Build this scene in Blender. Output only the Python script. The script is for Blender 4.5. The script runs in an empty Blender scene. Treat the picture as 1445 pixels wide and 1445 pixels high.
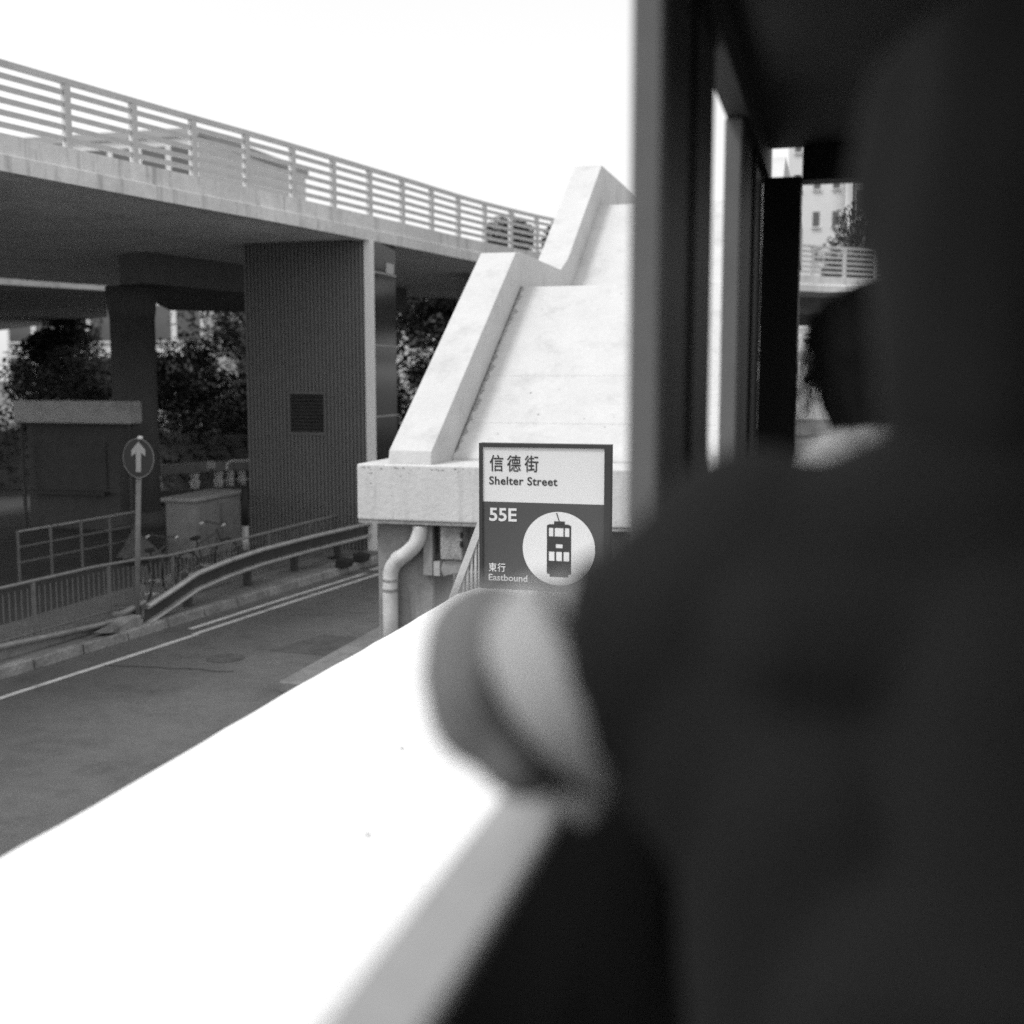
import bpy, bmesh, math, random
from mathutils import Vector, Matrix, noise
random.seed(7)
sc = bpy.context.scene
C = sc.collection

# ------------------------------------------------------------------ camera
F, CZ = 1653.0, 3.8                      # focal length in px of a 1445 px frame, eye height on the tram's upper deck
PITCH = math.atan(192/F); YAW = math.atan(457.5*math.cos(PITCH)/F)
cam = bpy.data.cameras.new('camera'); co = bpy.data.objects.new('camera', cam); C.objects.link(co)
co.location = (0, 0, CZ); co.rotation_euler = (math.pi/2-PITCH, 0, YAW)
cam.sensor_width = 36; cam.lens = 36*F/1445; cam.clip_start = .02; cam.clip_end = 2000
cam.dof.use_dof = True; cam.dof.focus_distance = 7.6; cam.dof.aperture_fstop = 1.5
sc.camera = co

# ------------------------------------------------------------------ light
SUN_EL, SUN_AZ = 54, 224                # degrees; azimuth clockwise from +Y: the light falls from behind, a little to the left
w = bpy.data.worlds.new('World'); sc.world = w; w.use_nodes = True
nt = w.node_tree; nt.nodes.clear()
sky = nt.nodes.new('ShaderNodeTexSky'); sky.sky_type = 'NISHITA'; sky.sun_disc = False
sky.sun_elevation = math.radians(SUN_EL); sky.sun_rotation = math.radians(SUN_AZ); sky.dust_density = 4
bw = nt.nodes.new('ShaderNodeRGBToBW')
add = nt.nodes.new('ShaderNodeMath'); add.operation = 'MULTIPLY_ADD'; add.inputs[1].default_value = .75; add.inputs[2].default_value = 4.5
bg = nt.nodes.new('ShaderNodeBackground'); bg.inputs[1].default_value = .125
ow = nt.nodes.new('ShaderNodeOutputWorld')
nt.links.new(sky.outputs[0], bw.inputs[0]); nt.links.new(bw.outputs[0], add.inputs[0])
nt.links.new(add.outputs[0], bg.inputs[0]); nt.links.new(bg.outputs[0], ow.inputs[0])
sl = bpy.data.lights.new('sun', 'SUN'); sl.energy = 1.3; sl.angle = math.radians(12)
so = bpy.data.objects.new('sun', sl); C.objects.link(so)
az, el = math.radians(SUN_AZ), math.radians(SUN_EL)
sd = Vector((math.sin(az)*math.cos(el), math.cos(az)*math.cos(el), math.sin(el)))
so.rotation_euler = sd.to_track_quat('Z', 'Y').to_euler(); so.location = sd*60
sc.view_settings.view_transform = 'Standard'; sc.view_settings.look = 'None'
sc.view_settings.gamma = 1; sc.view_settings.use_curve_mapping = False; sc.view_settings.exposure = 0.35
sc.cycles.use_denoising = False; sc.render.engine = 'CYCLES'; sc.cycles.max_bounces = 8; sc.cycles.diffuse_bounces = 4

# ------------------------------------------------------------------ helpers
def P(px, py, **k):
    """world point seen at (px, py) of the photograph on a known plane x=, y=, z= (or at camera depth d=)"""
    u = (px-722.5)/F; v = (722.5-py)/F
    fh = (-math.sin(YAW), math.cos(YAW)); cp, sp = math.cos(PITCH), math.sin(PITCH)
    d = Vector((fh[0]*cp, fh[1]*cp, -sp)) + u*Vector((math.cos(YAW), math.sin(YAW), 0)) + v*Vector((fh[0]*sp, fh[1]*sp, cp))
    if 'z' in k: t = (k['z']-CZ)/d.z
    elif 'y' in k: t = k['y']/d.y
    elif 'x' in k: t = k['x']/d.x
    else: t = k['d']
    return d*t + Vector((0, 0, CZ))

def mat(name, col, rough=.8, var=.15, scale=3.0, bump=0.0, bscale=40.0, stain=0.0, metal=0.0, spec=.3, streak=False, speck=0.0, grain=0.0):
    m = bpy.data.materials.new(name); m.use_nodes = True
    n = m.node_tree; b = n.nodes['Principled BSDF']; L = n.links.new
    b.inputs['Roughness'].default_value = rough; b.inputs['Metallic'].default_value = metal
    b.inputs['Specular IOR Level'].default_value = spec
    tc = n.nodes.new('ShaderNodeTexCoord')
    def noise_(s, det=6, vec=None, r=.6):
        t = n.nodes.new('ShaderNodeTexNoise'); t.inputs['Scale'].default_value = s; t.inputs['Detail'].default_value = det
        t.inputs['Roughness'].default_value = r
        L(vec or tc.outputs['Object'], t.inputs['Vector']); return t.outputs['Fac']
    def ramp(f, a, b_, lo, hi):
        r = n.nodes.new('ShaderNodeMapRange'); r.inputs[1].default_value = a; r.inputs[2].default_value = b_
        r.inputs[3].default_value = lo; r.inputs[4].default_value = hi; L(f, r.inputs[0]); return r.outputs[0]
    def mul(a, b_):
        r = n.nodes.new('ShaderNodeMath'); r.operation = 'MULTIPLY'; L(a, r.inputs[0])
        if isinstance(b_, float): r.inputs[1].default_value = b_
        else: L(b_, r.inputs[1])
        return r.outputs[0]
    v = ramp(noise_(scale), .25, .75, 1-var, 1+var)
    v = mul(v, ramp(noise_(scale*9, 4), .3, .7, 1-var*.5, 1+var*.5))
    if stain:
        vec = None
        if streak:
            mp = n.nodes.new('ShaderNodeMapping'); mp.inputs['Scale'].default_value = (6, 6, .5)
            L(tc.outputs['Object'], mp.inputs[0]); vec = mp.outputs[0]
        v = mul(v, ramp(noise_(1.6 if not streak else 1.0, 8, vec, .7), .52, .72, 1, 1-stain))
    if grain:
        v = mul(v, ramp(noise_(85, 2, None, .5), .25, .75, 1-grain, 1+grain))
    if speck:
        v = mul(v, ramp(noise_(28, 3, None, .5), .68, .74, 1, 1-speck))
    v = mul(v, float(col))
    L(v, b.inputs['Base Color'])
    if bump:
        bp = n.nodes.new('ShaderNodeBump'); bp.inputs['Strength'].default_value = bump; bp.inputs['Distance'].default_value = .02
        L(noise_(bscale, 6), bp.inputs['Height']); L(bp.outputs[0], b.inputs['Normal'])
    return m

M = dict(
 asphalt=mat('asphalt', .112, .9, .2, .45, .7, 70, stain=.3, grain=.35),
 ground=mat('ground_concrete', .13, .9, .2, .4, .3, 30, stain=.3),
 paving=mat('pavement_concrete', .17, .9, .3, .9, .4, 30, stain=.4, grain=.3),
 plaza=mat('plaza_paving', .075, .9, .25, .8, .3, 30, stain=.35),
 kerb=mat('kerb_concrete', .25, .9, .45, 1.9, .7, 30, stain=.6, grain=.35),
 line=mat('road_paint', .55, .7, .22, 4, .3, 60, stain=.6, grain=.15),
 white=mat('white_painted_concrete', .51, .75, .07, 1.4, .4, 12, stain=.20, speck=.22, grain=.06),
 whitev=mat('white_painted_concrete_streaked', .56, .75, .07, 1.8, .4, 14, stain=.22, streak=True, speck=.28, grain=.08),
 canopy=mat('canopy_paint', .84, .6, .02, .8, .12, 9, speck=.12),
 dirt=mat('grimy_joint', .30, .95, .5, 8, .9, 40, stain=.5),
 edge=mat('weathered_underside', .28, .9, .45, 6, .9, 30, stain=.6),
 concrete=mat('flyover_concrete', .48, .9, .18, .5, .3, 20, stain=.4, grain=.1),
 fascia=mat('fascia_concrete', .64, .85, .15, .8, .3, 20, stain=.5, streak=True, grain=.1),
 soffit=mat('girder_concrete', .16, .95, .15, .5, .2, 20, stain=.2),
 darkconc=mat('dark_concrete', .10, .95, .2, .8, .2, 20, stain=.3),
 clad=mat('ribbed_cladding', .19, .7, .08, 1, .15, 30, stain=.12, streak=True),
 cladwhite=mat('corner_white_paint', .62, .7, .05, 1, .1, 30),
 column=mat('stair_column_concrete', .23, .9, .22, 1.5, .4, 20, stain=.5, streak=True, grain=.15),
 pipe=mat('painted_pipe', .55, .6, .12, 5, .2, 40, stain=.3),
 steel=mat('galvanised_steel', .42, .5, .18, 4, .15, 40, stain=.35, metal=.3),
 darkweb=mat('dark_web', .055, .7, .25, 4, .2, 40, stain=.3),  # web base colour, much darker than the flanges
 steeld=mat('dark_steel', .07, .6, .2, 4, .1, 40, metal=.2),
 fence=mat('fence_paint', .17, .6, .2, 4, .1, 40),
 rubber=mat('black_rubber', .02, .8, .1, 5),
 signdark=mat('sign_dark_enamel', .062, .35, .04, 2),
 signframe=mat('sign_frame_paint', .035, .4, .05, 3),
 signwhite=mat('sign_white_enamel', .58, .35, .02, 2),
 signblue=mat('road_sign_enamel', .045, .35, .05, 3),
 reflect=mat('reflective_sheet', .42, .5, .05, 5),
 glass=mat('dark_glass', .03, .12, .3, 1.5, spec=.5),
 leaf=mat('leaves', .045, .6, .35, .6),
 leafl=mat('leaves_painted_sunlit', .10, .6, .35, .6),  # lighter copy of the leaf colour, with sunlight painted into it
 bark=mat('bark', .07, .95, .3, 4, .6, 30),
 facade=mat('pale_facade', .56, .8, .06, .1),
 facade2=mat('grey_facade', .30, .8, .06, .1),
 carglass=mat('car_glass', .02, .4, .1, 2, spec=.15),
 pane=mat('window_glass', .07, .2, .2, .3, spec=.5),
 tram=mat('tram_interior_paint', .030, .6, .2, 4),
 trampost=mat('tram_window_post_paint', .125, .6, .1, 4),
 tramsill=mat('tram_sill_metal', .32, .5, .15, 6),
 tramext=mat('tram_outside_paint', .07, .4, .08, 3),
 skin=mat('skin', .22, .55, .06, 6),
 cuff=mat('pale_cuff_fabric', .30, .9, .08, 20, .2, 200),
 sleeve=mat('grey_undersleeve_fabric', .14, .9, .08, 20, .2, 200),
 band=mat('crease_shade', .012, .8, .1, 10),
 shirt=mat('black_shirt_fabric', .008, .95, .1, 10, .3, 120),
 trousers=mat('dark_trousers_fabric', .03, .95, .1, 10, .3, 120),
 blouse=mat('pale_blouse_fabric', .42, .9, .35, 14, .4, 40, stain=.4),
 hair=mat('dark_hair', .007, .85, .2, 20),
 eye=mat('eyes', .2, .2, .3, 20),
 carp=mat('dark_car_paint', .04, .25, .1, 2, spec=.6),
 vanp=mat('white_van_paint', .75, .3, .05, 2, spec=.6),
 lamp=mat('lamp_glass', .7, .15, .05, 5, spec=.8),
 seat=mat('seat_plastic', .03, .5, .1, 5),
)

def mesh(name, vs, fs, m, parent=None, smooth=False, bevel=0, seg=1):
    me = bpy.data.meshes.new(name); me.from_pydata([tuple(v) for v in vs], [], fs)
    if bevel:
        bm = bmesh.new(); bm.from_mesh(me)
        bmesh.ops.bevel(bm, geom=bm.edges[:], offset=bevel, segments=seg, affect='EDGES', profile=.6); bm.to_mesh(me); bm.free()
    me.update()
    if smooth: me.polygons.foreach_set('use_smooth', [True]*len(me.polygons))
    me.materials.append(m if not isinstance(m, str) else M[m])
    o = bpy.data.objects.new(name, me); C.objects.link(o)
    if parent: attach(o, parent)
    return o
def attach(o, parent):
    o.parent = parent
    r = parent
    loc = Vector(parent.location)
    while r.parent: r = r.parent; loc = Vector(r.location)
    o.matrix_parent_inverse = Matrix.Translation(-loc) if parent.type == 'EMPTY' else Matrix.Identity(4)
    return o
def tag(o, label=None, cat=None, group=None, kind=None):
    if label: o['label'] = label
    if cat: o['category'] = cat
    if group: o['group'] = group
    if kind: o['kind'] = kind
    return o
def thing(name, loc, label, cat, group=None):
    o = bpy.data.objects.new(name, None); C.objects.link(o); o.location = loc; o.empty_display_size = .2
    return tag(o, label, cat, group)
class MB:
    def __init__(s): s.v = []; s.f = []
    def add(s, vs, fs):
        n = len(s.v); s.v += [Vector(v) for v in vs]; s.f += [tuple(i+n for i in f) for f in fs]; return s
    def box(s, x0, x1, y0, y1, z0, z1):
        return s.add([(x0,y0,z0),(x1,y0,z0),(x1,y1,z0),(x0,y1,z0),(x0,y0,z1),(x1,y0,z1),(x1,y1,z1),(x0,y1,z1)],
            [(0,3,2,1),(4,5,6,7),(0,1,5,4),(1,2,6,5),(2,3,7,6),(3,0,4,7)])
    def prism(s, pts, dz, axis=2):
        """closed outline pts (3-D, planar), pushed along vector dz"""
        n = len(pts); dz = Vector(dz); a = [Vector(p) for p in pts]
        nrm = sum(((a[i]).cross(a[(i+1)%n]) for i in range(n)), Vector())
        if nrm.dot(dz) > 0: a.reverse()
        return s.add(a+[p+dz for p in a], [tuple(range(n)), tuple(range(2*n-1, n-1, -1))]+[((i+1)%n, i, i+n, (i+1)%n+n) for i in range(n)])
    def tube(s, path, r, k=8, cap=True):
        path = [Vector(p) for p in path]; n = len(path); rs = r if isinstance(r, (list, tuple)) else [r]*n
        base = len(s.v); ref = None
        for i, p in enumerate(path):
            t = (path[min(i+1, n-1)]-path[max(i-1, 0)]).normalized()
            if ref is None: ref = Vector((0,0,1)) if abs(t.z) < .9 else Vector((0,1,0))
            a = t.cross(ref).normalized(); b = t.cross(a).normalized(); ref = -b if False else ref
            for j in range(k):
                q = 2*math.pi*j/k; s.v.append(p+(a*math.cos(q)+b*math.sin(q))*rs[i])
        for i in range(n-1):
            for j in range(k):
                a0 = base+i*k+j; a1 = base+i*k+(j+1)%k
                s.f.append((a0, a0+k, a1+k, a1))
        if cap:
            s.f.append(tuple(base+j for j in range(k))); s.f.append(tuple(base+(n-1)*k+j for j in range(k-1, -1, -1)))
        return s
    def bar(s, a, b, w_, h):
        a, b = Vector(a), Vector(b); t = (b-a).normalized(); up = Vector((0,0,1)) if abs(t.z) < .95 else Vector((0,1,0))
        x = t.cross(up).normalized()*w_/2; y = x.normalized().cross(t).normalized()*h/2
        vs = [a-x-y, a+x-y, a+x+y, a-x+y, b-x-y, b+x-y, b+x+y, b-x+y]
        return s.add(vs, [(0,1,2,3),(7,6,5,4),(0,4,5,1),(1,5,6,2),(2,6,7,3),(3,7,4,0)])
    def ball(s, c, r, k=10, sc_=(1,1,1)):
        c = Vector(c); n = k//2+1; base = len(s.v)
        for i in range(n+1):
            th = math.pi*i/n
            for j in range(k):
                ph = 2*math.pi*j/k
                s.v.append(c+Vector((math.sin(th)*math.cos(ph)*sc_[0], math.sin(th)*math.sin(ph)*sc_[1], math.cos(th)*sc_[2]))*r)
        for i in range(n):
            for j in range(k):
                a0 = base+i*k+j; a1 = base+i*k+(j+1)%k; s.f.append((a0, a0+k, a1+k, a1))
        return s
    def build(s, name, m, parent=None, smooth=False, bevel=0, seg=1): 
        return mesh(name, s.v, s.f, m, parent, smooth, bevel, seg)
def box(name, x0, x1, y0, y1, z0, z1, m, parent=None, bevel=0, seg=1):
    return MB().box(x0, x1, y0, y1, z0, z1).build(name, m, parent, bevel=bevel, seg=seg)
def share(src, name, parent, delta):
    """a copy of one part, sharing its mesh, moved by delta"""
    o = src.copy(); C.objects.link(o); o.name = name; o.parent = parent
    o.matrix_parent_inverse = src.matrix_parent_inverse.copy()
    o.location = Vector(src.location)+Vector(delta); return o
def copy_thing(root, loc, rz=0, label=None, scale=None):
    r = root.copy(); C.objects.link(r); r.location = loc; r.rotation_euler = (0, 0, rz)
    if scale: r.scale = scale
    if label: r['label'] = label
    for ch in list(root.children):
        c = ch.copy(); C.objects.link(c); c.parent = r; c.matrix_parent_inverse = ch.matrix_parent_inverse.copy()
        for g in ch.children:
            d = g.copy(); C.objects.link(d); d.parent = c; d.matrix_parent_inverse = g.matrix_parent_inverse.copy()
    return r
def interp(pts, y):
    for a, b in zip(pts, pts[1:]):
        if a[1] <= y <= b[1]:
            t = (y-a[1])/(b[1]-a[1]); return tuple(a[i]+(b[i]-a[i])*t for i in range(len(a)))
    return pts[-1] if y > pts[-1][1] else pts[0]
def smoothpath(pts, n=6):
    out = []
    for i in range(len(pts)-1):
        p0, p1, p2, p3 = [Vector(pts[max(0, min(len(pts)-1, i+k))]) for k in (-1, 0, 1, 2)]
        for j in range(n):
            t = j/n; out.append(.5*((2*p1)+(-p0+p2)*t+(2*p0-5*p1+4*p2-p3)*t*t+(-p0+3*p1-3*p2+p3)*t**3))
    out.append(Vector(pts[-1])); return out

# ------------------------------------------------------------------ ground, road, kerb
g = mesh('ground', [(-700,-200,-.03),(700,-200,-.03),(700,900,-.03),(-700,900,-.03)], [(0,1,2,3)], 'ground'); tag(g, kind='structure')
KP = [(-11.6,-8),(-10.9,4),(-10.25,10.5),(-9.85,13.9),(-9.6,16.1),(-9.41,17.9),(-9.06,20.8),(-8.55,25),(-7.6,31),(-6.4,38),(-5.6,46),(-5.2,60),(-5,120)]
kp = smoothpath([(x, y, 0) for x, y in KP], 8)
vs = [Vector((p.x-.1, p.y, -.01)) for p in kp] + [Vector((16, p.y, -.01)) for p in kp]; n = len(kp)
road = mesh('road', vs, [(i, i+n, i+n+1, i+1) for i in range(n-1)], 'asphalt'); tag(road, kind='structure')
def kx(y): return interp([tuple(p) for p in kp], y)[0]
def strip(name, y0, y1, off, wd, z, m, parent, st=.5):
    k = int((y1-y0)/st)+1; ys = [y0+(y1-y0)*i/k for i in range(k+1)]
    vs = [(kx(y)+off, y, z) for y in ys]+[(kx(y)+off+wd, y, z) for y in ys]
    return mesh(name, vs, [(i, i+k+1, i+k+2, i+1) for i in range(k)], m, parent)
strip('edge_line', -6, 15.2, .62, .10, -.006, 'line', road)
strip('edge_line', 15.2, 26, .58, .10, -.006, 'line', road)
strip('edge_line', 15.5, 20.9, .30, .10, -.006, 'line', road)
strip('edge_line', 21.3, 26, .20, .16, -.006, 'line', road)
# tar repair and manhole on the carriageway, markings farther along the street
c = P(482, 913, z=0)
mesh('tar_patch', [(c.x-.9,c.y-.45,-.006),(c.x+.8,c.y-.55,-.006),(c.x+1.0,c.y+.6,-.006),(c.x-.6,c.y+.7,-.006)], [(0,1,2,3)], mat('tar_patch', .075, .9, .3, 3, .5, 50, stain=.4), road)
c = P(318, 928, z=0)
mesh('manhole_cover', [(c.x+.26*math.cos(i*math.pi/8), c.y+.26*math.sin(i*math.pi/8), -.005) for i in range(16)], [tuple(range(16))], mat('cast_iron_cover', .085, .7, .3, 8, .6, 60, stain=.4, grain=.3), road)
crk = MB()
for a, b in (((150,938),(270,944)), ((270,944),(330,948))):
    p, q = P(*a, z=-.006), P(*b, z=-.006); p.z = q.z = -.0055; nn = 6
    pts = [p.lerp(q, i/nn)+Vector((random.uniform(-.04,.04), random.uniform(-.04,.04), 0)) for i in range(nn+1)]
    for u_, v_ in zip(pts, pts[1:]):
        s_ = (v_-u_).normalized().cross(Vector((0,0,1)))*.014
        crk.add([u_-s_, u_+s_, v_+s_, v_-s_], [(0,1,2,3)])
crk.build('crack', mat('crack_tar', .035, .9, .2), road)
for i, y in enumerate(range(20, 90, 6)):
    mesh('lane_mark', [(4.0,y,-.006),(4.12,y,-.006),(4.12,y+2.5,-.006),(4.0,y+2.5,-.006)], [(0,1,2,3)], 'line', road)
for x0 in (-.15, .95):
    mesh('tram_rail', [(x0,-30,-.005),(x0+.07,-30,-.005),(x0+.07,120,-.005),(x0,120,-.005)], [(0,1,2,3)], 'steel', road)
for k, (ya, xa, yb, xb) in enumerate([(26,-3.5,24,4.5),(31,-4,29,4.5)]):
    mesh('crossing_line', [(xa,ya,-.006),(xb,yb,-.006),(xb,yb+.3,-.006),(xa,ya+.3,-.006)], [(0,1,2,3)], 'line', road)
for k in range(6):
    xa = -2.6+k*.9
    mesh('hatch_line', [(xa,18,-.0055),(xa+.18,18,-.0055),(xa+2.4,23.5,-.0055),(xa+2.2,23.5,-.0055)], [(0,1,2,3)], 'line', road)
# pavement slab behind the kerb, sheet with its own thickness
pv = MB(); n = len(kp)
vs = [Vector((p.x-.16, p.y, .11)) for p in kp]+[Vector((-120, p.y, .11)) for p in kp]
pv.add(vs, [(i+1, i+n+1, i+n, i) for i in range(n-1)])
pav = pv.build('pavement', 'paving'); tag(pav, kind='structure')
kerb = bpy.data.objects.new('kerb', None); C.objects.link(kerb); tag(kerb, kind='structure')
y = 2.0
while y < 46:
    L_ = .9; x0, x1 = kx(y), kx(y+L_); d_ = Vector((x1-x0, L_, 0)).normalized(); nr = Vector((-d_.y, d_.x, 0))
    a = Vector((x0, y, -.02))+d_*.012; b = Vector((x1, y+L_, -.02))-d_*.012; hz = random.uniform(-.006, .006); wj = nr*random.uniform(-.006,.01)
    vs = [a+wj, b+wj, b+nr*.16, a+nr*.16]; top = [Vector((v.x, v.y, .125+hz)) for v in vs]; top[0] += nr*.02; top[1] += nr*.02
    mesh('kerb_stone', vs+top, [(3,2,1,0),(4,5,6,7),(0,1,5,4),(1,2,6,5),(2,3,7,6),(3,0,4,7)], 'kerb', kerb, bevel=.012); y += L_
# traffic island under the stair column and tram stop platform under the canopy
isl = box('traffic_island', -6.4, -.85, 12.6, 30, -.02, .13, 'paving', bevel=.02); tag(isl, kind='structure')
plat = box('tram_platform', -2.0, -.72, -4, 7.2, -.02, .18, 'paving', bevel=.02); tag(plat, kind='structure')

# ------------------------------------------------------------------ tram stop canopy (white roof under the window)
ZC = 2.6
t = thing('shelter_canopy', (-1.3, 2, 0), 'flat white tram stop roof just below the tram window, sign at its far end', 'canopy')
bm = MB(); out = []
for k in range(66):                                                # left edge with a slightly chipped line
    yy = -4+k*.15; 
    if yy > 5.85: break
    out.append(Vector((-1.98+random.uniform(-.006,.006), yy, ZC)))
out += [Vector((-1.99, 6.08, ZC)), Vector((-1.94, 6.29, ZC)), Vector((-1.80, 6.5, ZC)), Vector((-.74, 6.5, ZC)), Vector((-.74, -4, ZC))]
bm.prism([v-Vector((0,0,.09)) for v in out], (0,0,.09)); bm.build('roof_slab', 'canopy', t)
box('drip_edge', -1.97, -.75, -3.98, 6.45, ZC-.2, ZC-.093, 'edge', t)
for yy in (-2.5, .4, 3.3, 6.0):
    MB().tube([(-1.35,yy,.18),(-1.35,yy,ZC-.205)], .055, 12).build('post', 'steel', t, True)
for k, (x_, y_, r_) in enumerate([(-1.32,3.45,.007),(-1.15,2.75,.007),(-1.62,5.0,.010)]):   # dry leaf scraps
    vs = [(x_+r_*math.cos(a_)*(1+.4*math.cos(3*a_+k)), y_+r_*.7*math.sin(a_), ZC+.004+.002*math.sin(a_*2)) for a_ in [i*math.pi/4 for i in range(8)]]
    o = MB().prism(vs, (0,0,.002)).build('leaf_scrap', 'edge')
    tag(o, ['tiny dry leaf scrap midway along the white canopy','tiny dry leaf scrap nearest the window on the white canopy','tiny dry leaf scrap farthest along the white canopy'][k], 'leaf', 'leaf scraps on the canopy')

# ------------------------------------------------------------------ tram stop sign
YS = 6.3; X0 = P(676, 700, y=YS).x; X1 = P(861, 700, y=YS).x; ZT = P(676, 625, y=YS).z
def su(px): return X0+(px-676)*(X1-X0)/185.0
def sv(py): return ZT-(py-625)*(X1-X0)/185.0
t = thing('tram_stop_sign', ((X0+X1)/2, YS, ZC), 'framed tram stop name sign reading Shelter Street 55E, standing on the white canopy', 'sign')
fr = MB(); zb = ZC+.005
fr.box(X0, X0+.020, YS, YS+.07, zb, ZT); fr.box(X1-.034, X1, YS, YS+.07, zb, ZT)
fr.box(X0+.02, X1-.034, YS, YS+.07, ZT-.022, ZT); fr.box(X0+.02, X1-.034, YS, YS+.07, zb, zb+.03)
fr.build('frame', 'signframe', t)
xa, xb = X0+.0202, X1-.0342; zm = sv(706.5)
box('name_panel', xa, xb, YS+.010, YS+.06, zm+.0003, ZT-.0223, 'signwhite', t)
box('route_panel', xa, xb, YS+.0105, YS+.06, zb+.0302, zm, 'signdark', t)
cx, cz, cr = su(789.5), sv(769), 51*(X1-X0)/185
MB().prism([(cx+cr*math.cos(i*math.pi/32), YS+.0095, cz+cr*math.sin(i*math.pi/32)) for i in range(64)], (0,-.002,0)).build('emblem_disc', 'signwhite', t)
ic = MB(); yi = YS+.0072
def r_(x0, x1, z0, z1, mb=ic, y_=yi): mb.prism([(x0,y_,z0),(x1,y_,z0),(x1,y_,z1),(x0,y_,z1)], (0,-.0015,0))
L0, L1 = su(773), su(807); wd = L1-L0
def zf(py): return sv(py)
r_(su(783), su(798), zf(735.4), zf(731)); ic.prism([(L0,yi,zf(740)),(L0,yi,zf(737)),(su(777),yi,zf(735.2)),(su(803),yi,zf(735.2)),(L1,yi,zf(737)),(L1,yi,zf(740))], (0,-.0015,0))
r_(L0, su(775.6), zf(752), zf(740.1)); r_(su(804.6), L1, zf(752), zf(740.1))
r_(su(782.0), su(783.8), zf(752), zf(740.1)); r_(su(796.3), su(798.1), zf(752), zf(740.1))
r_(L0, L1, zf(762.5), zf(752.1)); r_(L0, su(785.5), zf(768), zf(762.6)); r_(su(795.2), L1, zf(768), zf(762.6)); r_(L0, L1, zf(773), zf(768.1))
r_(L0, su(775.6), zf(786), zf(773.1)); r_(su(804.6), L1, zf(786), zf(773.1)); r_(su(783.8), su(786.0), zf(786), zf(773.1)); r_(su(794.2), su(796.4), zf(786), zf(773.1))
r_(L0, L1, zf(804), zf(786.1)); r_(su(777), su(803), zf(808), zf(804.1))
a, b = Vector((su(786.5), yi, zf(719.5))), Vector((su(790.2), yi, zf(731))); d_ = Vector((.003,0,0))
ic.prism([a-d_, a+d_, b+d_, b-d_], (0,-.0015,0))
ic.build('tram_emblem', 'signframe', t)
def text(s, px, py_base, cap_px, m, parent, bold=.012, wpx=None, sp=1.0):
    cu = bpy.data.curves.new('text', 'FONT'); cu.body = s; cu.size = 1; cu.offset = bold; cu.extrude = .01; cu.space_character = sp; cu.resolution_u = 4
    o = bpy.data.objects.new('text', cu); C.objects.link(o)
    bpy.context.view_layer.update(); dg = bpy.context.evaluated_depsgraph_get()
    me = bpy.data.meshes.new_from_object(o.evaluated_get(dg)); bpy.data.objects.remove(o)
    xs = [v.co.x for v in me.vertices]; ys = [v.co.y for v in me.vertices]
    x0, x1, y0, y1 = min(xs), max(xs), min(ys), max(ys)
    k = (X1-X0)/185.0; sy = cap_px*k/(y1-y0); sx = wpx*k/(x1-x0) if wpx else sy
    for v in me.vertices:
        v.co = Vector((su(px)+(v.co.x-x0)*sx, YS+.0095-(v.co.z+.011)*.08, sv(py_base)+(v.co.y-y0)*sy))
    me.materials.clear(); me.materials.append(M[m]); me.name = 'lettering'
    o = bpy.data.objects.new('lettering', me); C.objects.link(o); attach(o, parent); return o
for k, ch in enumerate('信德街'): text(ch, 690.8+k*25, 664.3, 23, 'signframe', t, .009, 19.6)
text('Shelter Street', 690.2, 682.6, 11.6, 'signframe', t, .015, 97, 1.06)
text('55E', 690.2, 733.6, 18.6, 'signwhite', t, .022, 39.5)
for k, ch in enumerate('東行'): text(ch, 689.2+k*12.8, 804.8, 12.4, 'signwhite', t, .010, 11.6)
text('Eastbound', 689.2, 817.2, 9.0, 'signwhite', t, .014, 56)

# ------------------------------------------------------------------ white concrete stair
YB = 13.7; xl = -5.80; xr = -1.08; z0 = 1.95; z1 = 2.70
t = thing('concrete_stair', (-3.4, YB, 0), 'white concrete stair rising behind the stop sign, steep slab between parapets', 'stair')
bm = MB().box(xl, xr, YB, YB+1.15, z0+.04, z1); o = bm.build('landing_beam', 'whitev', t, bevel=.03, seg=3)
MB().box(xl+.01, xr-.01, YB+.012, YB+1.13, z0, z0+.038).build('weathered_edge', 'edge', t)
SL = .704; pi_, po = -4.83, -5.40             # parapet inner and outer top edges
ys0 = 14.6
def zs(y): return 2.733+SL*(y-ys0)
yl = 18.1; zl = zs(yl); yu = 21.4           # first flight top, second flight start
def zs2(y): return zl+SL*(y-yu)
ye = 24.4
# slabs of the first flight (joints left open between them)
xs0 = -4.828
cuts = [ys0, 15.22, 16.12, yl]
for a, b in zip(cuts, cuts[1:]):
    bm = MB().prism([(xs0,a+.006,zs(a+.006)),(xs0,b,zs(b)),(xs0,b,zs(b)-.30),(xs0,a+.006,zs(a+.006)-.30)], (xr-.3-xs0,0,0)); bm.build('flight_slab', 'white', t, bevel=.008)
MB().prism([(xs0,yl+.005,zl-.02),(xs0,yu,zl-.02),(xs0,yu,zl-.32),(xs0,yl+.005,zl-.32)], (xr-.3-xs0,0,0)).build('landing_slab', 'white', t)
MB().prism([(xs0,yu+.005,zl),(xs0,ye,zs2(ye)),(xs0,ye,zs2(ye)-.3),(xs0,yu+.005,zl-.3)], (xr-.3-xs0,0,0)).build('flight_slab', 'white', t)
MB().box(xs0, xr-.3, ye+.005, 37, zs2(ye)-.32, zs2(ye)-.01).build('walkway_slab', 'concrete', t)
PH = .66
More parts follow.
